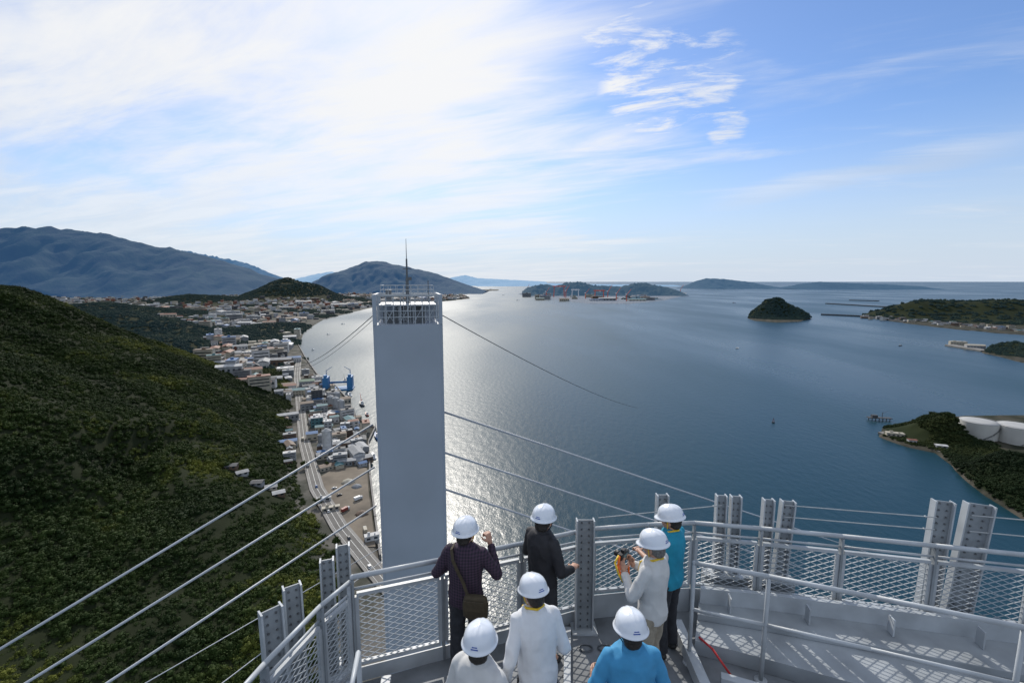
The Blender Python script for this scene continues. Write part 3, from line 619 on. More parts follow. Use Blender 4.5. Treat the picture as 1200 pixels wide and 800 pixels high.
# ------------------------------------------------------------------ boats
M['hullw']=mat('white_hull',(.6,.61,.61),.4,0,.05,1);M['hullr']=mat('red_hull',(.2,.04,.03),.5,0,.1,1);M['hullk']=mat('dark_hull',(.04,.045,.055),.5,0,.1,1);M['hullb']=mat('blue_hull',(.04,.12,.3),.5,0,.1,1)
def boat(px,py,L,rz,hull,label,crane=False,name='boat',cat='boat'):
    t=thing(name,label,cat,P(px,py,0),rad(rz)); B=L*.24; D=L*.07+.5; rings=[]
    for f_,w_ in((-.5,.75),(-.3,.95),(0,1),(.25,.85),(.4,.5),(.5,.06)):
        x_=f_*L; zt=D+(.04*L if f_>.3 else 0); rings.append([(x_,-B/2*w_,zt),(x_,-B/2*w_*.7,-.5),(x_,B/2*w_*.7,-.5),(x_,B/2*w_,zt)])
    mb=MB(); mb.loft(rings); mb.build('hull',M[hull],t)
    mb=MB(); mb.box((-.22*L,0,D+.06*L),(L*.22,B*.6,L*.12)); mb.box((-.2*L,0,D+.15*L),(L*.13,B*.5,L*.06)); mb.build('cabin',M['hullw'],t)
    mb=MB(); mb.box((-.2*L,0,D+.152*L),(L*.135,B*.52,L*.025)); mb.build('window',M['glass'],t)
    mb=MB(); mb.tube((-.25*L,0,D+.15*L),(-.25*L,0,D+.34*L),.012*L,.006*L,6); mb.build('mast',M['galv'],t)
    if crane:
        mb=MB(); mb.tube((.1*L,0,D),(.1*L,0,D+.2*L),.03*L,.03*L,8); mb.tube((.1*L,0,D+.18*L),(.42*L,0,D+.5*L),.014*L,.008*L,6); mb.tube((.42*L,0,D+.5*L),(.1*L,0,D+.2*L+1),.004*L,.004*L,4); mb.build('crane',M['cranered'] if crane=='r' else M['hullk'],t)
    return t
boat(1055,405,13,20,'hullk','small dark boat alone on the water before the headland'); boat(864,408,12,30,'hullw','small white motorboat heading left of the cone island',False)
boat(860,355,26,0,'hullk','tiny dark ship on the far water left of the cone island'); boat(842,338,60,0,'hullk','far cargo ship near the left tip of the distant island')
boat(607,352,32,10,'hullw','white ferry off the left end of the shipyard island'); boat(590,346,30,0,'hullw','small white ship in the far strait'); boat(575,339,60,0,'hullk','far ship below the pale mountains')
boat(418,496,24,118,'hullk','dark grab dredger moored at the quay',True); boat(424,474,24,118,'hullk','dark hulled crane barge with red crane beyond the dredger','r'); boat(410,463,22,118,'hullw','white workboat behind the crane barge')
boat(442,512,22,115,'hullb','blue hulled gravel carrier nearest the gravel yard',True); boat(438,535,16,115,'hullw','white tug moored off the yard corner'); boat(367,410,14,90,'hullw','white fishing boat at the harbour bend'); boat(385,392,14,60,'hullw','white fishing boat out in the inner harbour'); boat(402,380,18,60,'hullw','white launch near the far harbour shore')
boat(404,446,18,118,'hullk','dark barge at the foot of the blue floating dock',True); boat(430,486,16,118,'hullr','red hulled lighter outside the dredger')
t=thing('buoy','small dark navigation buoy alone in the bay','buoy',P(906,495)); mb=MB(); mb.tube((0,0,-.5),(0,0,1.2),1.6,1.6,14); mb.build('float',M['hullk'],t); mb=MB()
for k in range(4):
    a=k*1.57; mb.tube((1.2*math.cos(a),1.2*math.sin(a),1.2),(.3*math.cos(a),.3*math.sin(a),5),.12,.12,5)
mb.build('tower',M['hullr'],t); mb=MB(); mb.ball((0,0,5.3),.5); mb.build('lamp',M['hullk'],t)
t=thing('floating_dock','blue U shaped floating dock with two tall side towers by the quay','floating dock',P(397,456,0),rad(12))
mb=MB(); mb.box((0,0,1),(46,20,3.4)); mb.build('pontoon',M['craneblue'],t)
for s_ in(-1,1):
    mb=MB(); mb.box((s_*18,0,12),(8,19,18)); mb.box((s_*18,-6,23),(4.5,6,4)); mb.build('side_tower',M['craneblue'],t); mb=MB(); mb.tube((s_*18,4,21),(s_*18,4,31),.7,.5,6); mb.tube((s_*18,4,30),(s_*9,4,36),.5,.3,6); mb.build('crane',M['craneblue'],t)
mb=MB(); mb.box((0,8,10),(27.9,1.6,3)); mb.build('bridge_beam',M['craneblue'],t)
def car(px,py,cm,label,rz=118,truck=False,z=4.26):
    p=P(px,py,z); t=thing('truck' if truck else 'car',label,'truck' if truck else 'car',p,rad(rz))
    mb=MB()
    if truck: mb.box((-.9,0,1.75),(5,2.2,2.2)); mb.build('cargo_box',cm,t,bevel=.05); mb=MB(); mb.box((2.6,0,1.3),(1.6,2.1,1.7)); mb.build('cab',BM['white'],t,bevel=.15); mb=MB(); mb.box((3.38,0,1.6),(.1,1.8,.7)); mb.build('windscreen',M['glass'],t); wx=(-2.4,2.5)
    else:
        mb.loft([[(x_,-.85,.3),(x_,.85,.3),(x_,.85,z_),(x_,-.85,z_)] for x_,z_ in((-2.1,.75),(-1.9,.9),(1.0,.92),(2.05,.7))]); mb.build('body',cm,t,bevel=.06)
        mb=MB(); mb.loft([[(x_,-.75,.9),(x_,.75,.9),(x_,.65,z_),(x_,-.65,z_)] for x_,z_ in((-1.7,.95),(-1.3,1.42),(.2,1.45),(.95,.95))]); mb.build('cabin',M['glass'],t)
        mb=MB(); mb.box((-.5,0,1.46),(1.5,1.2,.05)); mb.build('car_roof',cm,t); wx=(-1.35,1.3)
    for a in wx:
        for b_ in(-.85,.85):
            mb=MB(); mb.tube((a,b_-.1,.33),(a,b_+.1,.33),.33,.33,12); mb.build('wheel',M['black'],t)
CW,CK,CR_,CB=M['hullw'],M['hullk'],M['hullr'],M['hullb']
car(433,664,CW,'white car on the coast road nearest the tower leg');car(409,630,CK,'dark car on the coast road beside the yard');car(385,599,CW,'white car on the road left of the containers')
car(371,570,CB,'blue car on the road above the gravel yard');car(361,545,CW,'white van on the road below the silo',truck=True);car(355,515,BM['cream'],'cream truck on the road beside the white silo',truck=True);car(351,492,CW,'small white car far along the coast road')
car(405,598,CR_,'red truck parked in the gravel yard',rz=60,truck=True,z=3.62);car(420,585,CW,'white truck parked in the middle of the yard',rz=50,truck=True,z=3.62);car(398,580,CK,'dark car parked in the upper yard',rz=40,z=3.62);car(392,572,CW,'white car parked at the top of the yard',rz=40,z=3.62);car(428,622,BM['cream'],'cream truck parked at the lower end of the yard',rz=115,truck=True,z=3.62)
for k,(px,py,r_) in enumerate(((408,565,6),(418,570,4.5),(424,602,5))):
    mb=MB(); p=P(px,py,3.5); mb.loft([[(p.x+a*math.cos(2*math.pi*q/20)*(1+.15*math.sin(q*2.3+k)),p.y+a*math.sin(2*math.pi*q/20)*(1+.1*math.sin(q*3.1)),p.z+z_) for q in range(20)] for a,z_ in((r_,-.3),(r_*.6,r_*.3),(r_*.2,r_*.52),(.1,r_*.56))])
    tag(mb.build('gravel_heap',BM[('cream','grey','brown')[k]],None,True),('largest pale gravel heap in the yard','grey gravel heap right of the largest','brown gravel heap at the low end of the yard')[k],'heap')
def tree(p,s_,label):
    t=thing('tree',label,'tree',p); mb=MB(); mb.tube((0,0,-.5),(.1,0,s_*.6),.25*s_/4,.12*s_/4,8)
    for k in range(4): mb.tube((.05,0,s_*.4),(math.cos(k*1.6)*s_*.4,math.sin(k*1.6)*s_*.4,s_*.8),.1,.04,5)
    mb.build('trunk',M['bark'],t); o=bpy.data.objects.new('crown',crown_mesh('crown',M['leaf'],int(s_*100)+int(abs(p.x)),700,1)); COL.objects.link(o); o.parent=t; o.location=(0,0,s_*.45); o.scale=(s_*.62,)*3
for (px,py,s_,lb) in((395,640,6,'round tree at the road edge nearest the tower'),(372,592,6.5,'tree on the road edge beside the containers'),(357,548,6,'tree on the inland verge below the silo'),(384,547,5,'small tree on the upper rim of the gravel yard'),(402,540,5,'small tree near the water on the yard rim')): tree(P(px,py,4),s_,lb)
# ------------------------------------------------------------------ far tower leg
TR=rad(12.8); TY=26.0; tx=PD(478,345,TY); ztop=tx.z
tw=thing('bridge_tower_leg','tall pale grey bridge tower leg with railed top and lightning rod','bridge tower',(tx.x-.52,TY+2.2,ztop),TR)
hw=1.97; CB_=-1.72
mb=MB(); c=.2
prof=[(-hw+c,-2.2),(hw-c,-2.2),(hw,-2.2+c),(hw,2.2-c),(hw-c,2.2),(-hw+c,2.2),(-hw,2.2-c),(-hw,-2.2+c)]
mb.prism(prof,-ztop-5,CB_); mb.build('shaft',M['tower'],tw)
for x_ in(-hw+.12,hw-.12):
    for y_ in(-1.97,1.97): mb=MB(); mb.box((x_,y_,CB_/2),(.22,.36,-CB_)); mb.build('corner_post',M['tower'],tw)
mb=MB(); mb.box((0,1.97,CB_/2-.3),(2*hw-.5,.3,-CB_-.6)); mb.build('rear_parapet',M['tower'],tw)
mb=MB()
mb.box((0,-2.08,-.06),(2*hw-.46,.12,.12)); mb.box((-hw+.12,0,-.06),(.12,3.5,.12)); mb.box((hw-.12,0,-.06),(.12,3.5,.12)); mb.box((0,0,-.62),(3.3,3.5,.04)); mb.box((0,1.97,-.06),(2*hw-.46,.12,.12))
mb.build('cage_beam',M['paint'],tw)
mb=MB()
for x_ in np.linspace(-1.62,1.62,9): mb.tube((x_,-2.1,CB_),(x_,-2.1,-.12),.03,.03,6)
for z_ in(-.35,-.64,-.95,-1.3): mb.tube((-1.74,-2.1,z_),(1.74,-2.1,z_),.024,.024,6)
for x_ in(-1.3,-.5,.3,1.0):
    mb.tube((x_,-1.5,CB_),(x_,-1.5,-.6),.05,.05,6); mb.tube((x_,-1.7,CB_),(x_+.6,-1.6,-.65),.03,.03,6); mb.tube((x_+.5,-1.0,CB_),(x_-.2,-1.0,-.65),.035,.035,6)
for z_ in np.arange(CB_+.1,-.6,.12): mb.tube((-.25,-1.9,z_),(.15,-1.9,z_),.014,.014,5)
mb.tube((-.25,-1.9,CB_),(-.25,-1.9,.2),.02,.02,6); mb.tube((.15,-1.9,CB_),(.15,-1.9,.2),.02,.02,6)
mb.build('cage_bars',M['paint'],tw)
for c_,d_ in(((.7,-1.0,-1.35),(.7,.5,.7)),((-1.0,-.6,-1.4),(.9,.6,.6)),((.1,.2,-1.2),(1.6,.4,.9))):
    mb=MB(); mb.box(c_,d_); mb.build('equipment_box',M['bolt'],tw)
mb=MB(); rx_=1.5
for z_ in(.25,.5):
    for a,b_ in(((-rx_,-1.85),(rx_,-1.85)),((rx_,-1.85),(rx_,1.85)),((rx_,1.85),(-rx_,1.85)),((-rx_,1.85),(-rx_,-1.85))): mb.tube((*a,z_),(*b_,z_),.017,.017,6)
for x_ in np.linspace(-rx_,rx_,8):
    for y_ in(-1.85,1.85): mb.tube((x_,y_,-.1),(x_,y_,.5),.017,.017,6)
mb.build('top_railing',M['paint'],tw)
mb=MB(); mb.tube((.0,0,-.6),(.0,0,.9),.12,.09,8); mb.tube((0,0,.9),(0,0,2.1),.06,.05,8); mb.tube((0,0,2.1),(0,0,3.3),.025,.012,6); mb.box((0,0,1.5),(.5,.06,.05)); mb.box((.1,0,.9),(.35,.25,.2)); mb.build('lightning_rod',M['wire'],tw)
mb=MB(); mb.box((-1.1,-.6,-.1),(.35,.35,.7)); mb.build('aviation_lamp',M['bolt'],tw)
mb=MB(); mb.tube((1.2,-1.5,-.5),(1.2,-1.5,.8),.03,.03,6); mb.build('sensor_mast',M['bolt'],tw)
mb=MB()
for z_ in range(1,14): mb.box((0,-2.2,CB_-z_*7.5),(3.4,.01,.02))
mb.build('weld_seam',M['tower'],tw)
mb=MB(); mb.prism([(-1.2,-3),(4.5,-3),(4.5,2.6),(-1.2,2.6)],-5,H-4.8); tag(mb.build('bridge_tower_leg',M['tower']),'tower leg that carries the viewing platform in the foreground','bridge tower')
def stay(a,b_,r_,label,L,cat='cable',mt='cable',sag=0,name='stay_cable',group=None):
    a=Vector(a);b_=Vector(b_); d=(b_-a).normalized(); e=a+d*L; mb=MB(); pts=[]
    K=24 if sag else 2
    for i in range(K+1):
        t_=i/K; p=a.lerp(e,t_); p.z-=sag*4*t_*(1-t_); pts.append(p)
    mb.path(pts,r_,12); return tag(mb.build(name,M[mt],None,True),label,cat,group)
def at_t(px,py,t_): r=ray(px,py)*t_; return Vector((r.x,r.y,H+r.z))
stay(PD(437,497,27.5),at_t(0,760,19.5),.06,'upper thick white stay cable running down left from the tower leg',60)
stay(PD(439,547,27.5),at_t(30,800,19.3),.06,'middle thick white stay cable running down left from the tower leg',60)
stay(PD(441,592,27.5),at_t(125,800,19.8),.06,'lowest thick white stay cable running down left from the tower leg',60)
stay(PD(519,482,28),at_t(860,595,46),.07,'upper pale stay cable running down right from the tower leg',190)
stay(PD(521,530,28),at_t(750,604,42),.07,'middle pale stay cable running down right from the tower leg',190)
stay(PD(522,573,28),at_t(625,607,37),.07,'lowest pale stay cable running down right from the tower leg',190)
stay(PD(514,367,27.5),PD(735,472,75),.03,'thin dark wire falling right from the tower top',66,mt='wire',sag=.8,name='wire_rope')
stay(PD(438,369,27.5),PD(355,420,60),.025,'thin dark wire falling left from the tower top',60,mt='wire',sag=1.0,name='wire_rope')
stay(PD(438,374,27.5),PD(352,424,60),.015,'second thin wire just below the left tower top wire',60,mt='wire',sag=1.2,name='wire_rope')
stay(PD(448,640,27.5),at_t(170,800,20.5),.022,'thin grey wire below the three left stay cables',60,mt='cable',name='wire_rope')
stay(PD(450,655,27.5),at_t(260,800,20.5),.022,'thin grey wire nearest the tower below the left stays',60,mt='cable',name='wire_rope')
# ------------------------------------------------------------------ platform
ZD=H-3.85
LP=[(-2.0,1.9),(-1.9,2.6),(-1.82,3.0),(-1.66,3.6),(-1.52,3.92)]
MP=[(-1.5,3.95),(-.7,4.22),(.1,4.5),(.86,4.78)]
RP=[(.9,4.79),(1.55,4.88),(2.1,4.92),(2.8,4.8),(3.6,4.64),(4.45,4.46),(5.3,4.28),(6.3,4.07),(7.2,3.9)]
edge=LP+MP[1:]+RP[1:]
mb=MB(); mb.prism([(-2.0,-2)]+edge+[(7.2,-2)],ZD-.05,ZD); struct(mb.build('platform_deck',M['deck']))
mb=MB(); mb.prism([(-1.95,-1.9)]+[(p[0]*.985,p[1]*.985) for p in edge]+[(7.1,-1.9)],ZD-.9,ZD-.06)
tag(mb.build('platform_box_girder',M['paint2']),'white steel box girder under the viewing platform','girder')
def railing(pl,label,hh=1.1,name='mesh_railing',z0=ZD,zb=.2,rt=.025):
    t=thing(name,label,'railing',(pl[0][0],pl[0][1],z0)); o=Vector((pl[0][0],pl[0][1],0))
    q=[Vector((p[0],p[1],0))-o for p in pl]
    mb=MB(); mb.path([p+Vector((0,0,hh)) for p in q],rt,12)
    for p in q: mb.ball(p+Vector((0,0,hh)),rt)
    mb.build('top_rail',M['paint'],t,True)
    mb=MB(); mb.path([p+Vector((0,0,hh-.12)) for p in q],.013,8); mb.build('guard_rail',M['paint'],t,True)
    for a,b_ in zip(q[:-1],q[1:]):
        d=b_-a; L=d.length; ang=math.atan2(d.y,d.x); R=Matrix.Rotation(ang,3,'Z'); u=d/L
        mb=MB(); mb.box((a+b_)/2+Vector((0,0,(zb-.05)/2)),(L,.012,zb-.05),R); mb.build('toe_board',M['paint'],t)
        npn=max(1,round(L/.8))
        for k in range(npn):
            s0=a+u*(L*k/npn+.03); s1=a+u*(L*(k+1)/npn-.03); l_=(s1-s0).length
            zt=hh-.18
            mb=MB()
            mb.box((s0+s1)/2+Vector((0,0,zb)),(l_,.035,.035),R);mb.box((s0+s1)/2+Vector((0,0,zt)),(l_,.035,.035),R)
            for e_ in(s0,s1): mb.box(e_+Vector((0,0,(zb+zt)/2)),(.035,.035,zt-zb-.037),R)
            mb.build('panel_frame',M['paint'],t)
            mb=MB(); dw,dh=.125,.06; hgt=zt-zb; sl=dh/dw
            for sg in(1,-1):
                k0=-int(hgt/sl/dw)-1
                for i in range(k0,int(l_/dw)+2):
                    u0=i*dw; ua=max(0,u0); ub=min(l_,u0+hgt/sl)
                    if ub-ua<.01: continue
                    za=(ua-u0)*sl; zz=(ub-u0)*sl
                    if sg<0: A=s0+u*(l_-ua)+Vector((0,0,zb+za)); B=s0+u*(l_-ub)+Vector((0,0,zb+zz))
                    else: A=s0+u*ua+Vector((0,0,zb+za)); B=s0+u*ub+Vector((0,0,zb+zz))
                    mb.tube(A,B,.0045,.0045,4)
            mb.build('wire_mesh',M['paint'],t)
            if k: mb=MB(); mb.box(a+u*(L*k/npn)+Vector((0,0,hh/2)),(.022,.06,hh-.04),R); mb.build('stanchion',M['paint'],t)
        mb=MB(); mb.box(a+Vector((0,0,hh/2)),(.022,.07,hh-.04),R); mb.build('stanchion',M['paint2'],t)
    mb=MB(); mb.box(q[-1]+Vector((0,0,hh/2)),(.03,.06,hh-.04)); mb.build('stanchion',M['paint'],t)
    return t
railing(LP,'left mesh railing curving toward the camera beside the forest view',hh=1.07,rt=.02)
railing(MP,'middle mesh railing in front of the tower leg and behind the checked shirt')
railing(RP,'right mesh railing above the sea beyond the turquoise shirt',zb=.34)
def ipost(w_,h_,xy,label,rz=0,tilt=0,z0=0.):
    t=thing('bolted_post',label,'post',(xy[0],xy[1],ZD+z0),rad(rz)); t.rotation_euler=(rad(-2),rad(tilt),rad(rz)); h_-=z0
    mb=MB(); mb.box((0,0,h_/2),(w_-.034,.014,h_)); nf=len(mb.f)
    for i in range(int(h_/.075)):
        for s_ in(-1,1):
            mb.tube((s_*w_*.2,-.005,.05+i*.075),(s_*w_*.2,-.018,.05+i*.075),.010,.010,6)
    o=mb.build('web_plate',M['paint2'],t); o.data.materials.append(M['bolt'])
    for p in o.data.polygons:
        if p.index>=nf: p.material_index=1
    for s_ in(-1,1):
        mb=MB(); mb.box((s_*(w_/2-.0075),0,h_/2),(.015,.09,h_+.004)); mb.build('flange',M['paint'],t)
    mb=MB(); mb.box((0,0,.012),(w_+.08,.2,.024)); mb.build('base_plate',M['paint'],t)
ipost(.2,1.28,(.80,4.62),'single bolted steel post standing between the black jacket and white shirt')
ipost(.13,1.2,(-1.77,4.03),'left post of the pair at the corner of left and middle railings',20); ipost(.13,1.27,(-1.66,4.16),'right post of the pair at the corner of left and middle railings',20)
ipost(.15,1.22,(-1.9,3.63),'bolted post second along the left railing from the corner pair',35); ipost(.17,1.22,(-1.93,3.35),'bolted post on the left railing nearest the camera',45)
ipost(.14,1.38,(1.76,5.0),'bolted post just behind the turquoise shirted person')
ipost(.12,1.38,(2.44,5.0),'left post of the pair right of the turquoise shirt',-8,z0=.42); ipost(.12,1.38,(2.6,4.98),'right post of the pair right of the turquoise shirt',-8,z0=.42)
ipost(.12,1.37,(2.93,4.92),'left post of the second pair along the right railing',-8,1,z0=.42); ipost(.15,1.37,(3.1,4.89),'right post of the second pair along the right railing',-8,3,z0=.42)
ipost(.19,1.5,(4.58,4.62),'left wide post of the big pair at the right of the view',-12,3); ipost(.26,1.5,(4.86,4.57),'right wide post of the big pair at the right of the view',-12,5)
mb=MB(); mb.box((2.78,4.97,ZD+.2),(1.0,.14,.44),Matrix.Rotation(-.14,3,'Z')); tag(mb.build('post_bracket',M['paint2']),'outer steel bracket carrying the two post pairs at the right railing','bracket')
for k,(a,b_,z_) in enumerate((((.95,4.72),(2.44,5.0),1.27),((3.1,4.89),(4.58,4.62),1.33),((3.1,4.89),(4.58,4.62),1.19),((4.9,4.57),(7.4,4.05),1.38),((4.9,4.57),(7.4,4.05),1.2))):
    mb=MB(); mb.tube((*a,ZD+z_),(*b_,ZD+z_),.006,.006,6); mb.ball((*((Vector(b_)*.93+Vector(a)*.07)),ZD+z_),.012)
    tag(mb.build('safety_wire',M['galv']),('thin safety wire behind the turquoise shirt','upper safety wire between second pair and big pair','lower safety wire between second pair and big pair','upper safety wire right of the big post pair','lower safety wire right of the big post pair')[k],'wire')
def hrail(pl,zs,label,lower=True,stn=None,rt=.023):
    t=thing('handrail',label,'railing',(pl[0][0],pl[0][1],ZD)); o=Vector((pl[0][0],pl[0][1],0)); q=[Vector((p[0],p[1],0))-o for p in pl]
    mb=MB(); pts=[p+Vector((0,0,z_)) for p,z_ in zip(q,zs)]; mb.path(pts,rt,12)
    for p in pts: mb.ball(p,rt)
    mb.build('top_rail',M['paint'],t,True)
    if lower: mb=MB(); mb.path([p-Vector((0,0,.5)) for p in pts],.018,10); mb.build('lower_rail',M['paint'],t,True)
    for i,(p,zz) in enumerate(zip(q,zs)):
        if stn is not None and i not in stn: continue
        mb=MB(); mb.tube(p,p+Vector((0,0,zz)),.02,.02,10); mb.tube(p,p+Vector((0,0,.015)),.06,.06,12); mb.build('stanchion',M['paint'],t,True)
hrail([(1.8,4.17),(2.42,3.96),(3.2,3.67),(4.11,3.32),(5.1,2.93)],[1.1]*5,'inner white handrail slanting across the lower right',stn=(0,1,3,4))
hrail([(-1.18,3.15),(-1.1,2.7),(-1.05,2.2)],[1.03]*3,'short white handrail at the bottom left of the platform',rt=.018)
mb=MB(); L0=[(1.9,4.28),(2.45,4.07),(3.25,3.74),(4.2,3.37),(5.1,3.0),(7.0,2.4)]; L1=[(2.15,4.8),(2.8,4.7),(3.6,4.54),(4.45,4.36),(5.3,4.18),(7.0,3.8)]
mb.prism(L0+L1[::-1],ZD+.004,ZD+.16); tag(mb.build('raised_ledge',M['ledge']),'raised grey steel ledge between inner handrail and right railing','ledge')
mid_=[((p[0]*.45+q[0]*.55),(p[1]*.45+q[1]*.55)) for p,q in zip(L0,L1)]
mb=MB(); mb.prism(mid_+[(p[0]-.005,p[1]-.005) for p in L1[::-1]],ZD+.161,ZD+.235); tag(mb.build('upper_step',M['ledge'],bevel=.006),'upper pale steel step below the curved wall panel','ledge')
mb=MB(); a_=[(2.15,4.78),(2.8,4.68),(3.6,4.52),(4.45,4.34),(5.3,4.16),(6.98,3.79)]; mb.prism(a_+[(p[0]-.02,p[1]-.05) for p in a_[::-1]],ZD+.236,ZD+.42); tag(mb.build('edge_wall',M['paint']),'curved steel wall panel at the foot of the right railing','wall')
gl=['first','second','third','fourth','fifth','sixth']
for k in range(6):
    t_=k/5; x_=2.4+t_*3.8; y_=4.6-t_*.80; R=Matrix.Rotation(-.2,3,'Z'); mb=MB()
    mb.box((x_,y_,ZD+.33),(.014,.1,.18),R); tag(mb.build('stiffener_plate',M['paint']),gl[k]+' small upright stiffener plate from the left along the curved wall panel','bracket')
for k,(a,b_,w_,h_,lb) in enumerate((((-1.2,3.55),(-.1,3.98),.09,.1,'deck rib along the middle railing by the checked shirt'),((-1.0,2.3),(-1.2,3.9),.09,.12,'deck rib under the short left handrail'),((.45,3.3),(.62,4.6),.07,.05,'thin deck rib between black jacket and white shirt'),((1.75,2.4),(1.83,4.6),.1,.14,'tall deck rib right of the turquoise shirt'),((-1.55,2.0),(-1.5,3.75),.05,.2,'deck rib along the left railing'),((2.0,3.9),(4.6,2.85),.08,.12,'deck rib beneath the inner handrail'),((2.3,2.5),(2.9,3.65),.06,.22,'upright plate crossing the lower right deck'),((3.2,2.3),(3.75,3.3),.06,.22,'second upright plate crossing the lower right deck'))):
    A=Vector((*a,0));B=Vector((*b_,0)); d=B-A; mb=MB(); mb.box(((A.x+B.x)/2,(A.y+B.y)/2,ZD+h_/2+.003+k*.0007),(d.length,w_,h_),Matrix.Rotation(math.atan2(d.y,d.x),3,'Z')); tag(mb.build('deck_stiffener',M['paint'],bevel=.004),lb,'beam')
for k,(x_,y_) in enumerate(((.78,4.35),(.98,4.35),(.8,3.9),(1.0,4.1))):
    mb=MB()
    for i in range(14):
        a=2*math.pi*i/14; b_=2*math.pi*(i+1)/14; mb.tube((x_+.07*math.cos(a),y_+.05*math.sin(a),ZD+.012),(x_+.07*math.cos(b_),y_+.05*math.sin(b_),ZD+.012),.009,.009,5)
    tag(mb.build('lifting_ring',M['bolt']),('left rear','right rear','left front','right front')[k]+' steel ring on the deck by the single bolted post','ring')
for k,pts in enumerate(([(-1.0,3.5,.02),(-.93,3.62,.02),(-.92,3.63,.16),(-.7,3.72,.16)],[(1.95,4.3,.18),(2.02,4.15,.18),(2.15,4.0,.02),(2.2,3.95,.02)],[(.25,2.9,.02),(.4,3.05,.03),(.47,3.3,.02),(.42,3.5,.02)])):
    mb=MB(); mb.path([Vector(p)+Vector((0,0,ZD)) for p in pts],.011,8); tag(mb.build('red_hose',M['red'],None,True),('short red hose on the deck left of the checked shirt','red hose by the foot of the turquoise shirted person','red hose on the deck between the white shirts')[k],'hose')
# ------------------------------------------------------------------ people
def remesh(mb,vox,name,mt,parent,wr=0.,it=4,freq=11,seed=0):
    me=mb.mesh('tmp'); o=bpy.data.objects.new('tmp',me); COL.objects.link(o)
    r_=o.modifiers.new('r','REMESH'); r_.mode='VOXEL'; r_.voxel_size=vox; s_=o.modifiers.new('s','SMOOTH'); s_.factor=.5; s_.iterations=it
    dg=bpy.context.evaluated_depsgraph_get(); ev=o.evaluated_get(dg); nm=bpy.data.meshes.new_from_object(ev); bpy.data.objects.remove(o)
    nm.name=name; nm.materials.clear(); nm.materials.append(mt)
    if wr:
        nm.update(); nn=[v.normal.copy() for v in nm.vertices]
        for v,q in zip(nm.vertices,nn):
            c_=v.co; a=noise.noise(Vector((c_.x*freq*1.2+seed,c_.y*freq,c_.z*freq*.8+c_.x*5)))+.3*noise.noise(Vector((c_.x*freq*2.2,c_.y*freq*2.2+seed,c_.z*freq*2)))
            v.co=c_+q*(wr*(1-2.2*abs(a)))
    nm.polygons.foreach_set('use_smooth',[True]*len(nm.polygons))
    o=bpy.data.objects.new(name,nm); COL.objects.link(o); o.parent=parent; return o
def hand(mb,w_,d,nrm,side,curl):
    d=Vector(d).normalized(); nrm=Vector(nrm); nrm=(nrm-d*nrm.dot(d)).normalized(); lat=d.cross(nrm)*side
    w_=Vector(w_)
    R=Matrix((lat,nrm,d)).transposed(); mb.ball(w_+d*.05,(.04,.016,.055),R)
    mb.cap(w_-d*.01,.026,w_+d*.03,.026)
    for i,(off,L) in enumerate(((.03,.9),(.01,1.),(-.01,.93),(-.029,.75))):
        p=w_+d*.09+lat*off; a=0
        for j,(sl,r_) in enumerate(((.042,.0095),(.026,.0088),(.02,.008))):
            a+=curl*(.9 if j==0 else 1.05); dd=d*math.cos(a)+nrm*math.sin(a); e=p+dd*sl*L; mb.cap(p,r_,e,r_*.93); p=e
    p=w_+d*.03+lat*.03; e=p+(d*.6+lat*.7+nrm*.25).normalized()*.045; mb.cap(p,.013,e,.011); e2=e+(d*.9+lat*.1+nrm*.5*curl).normalized()*.032; mb.cap(e,.011,e2,.009)
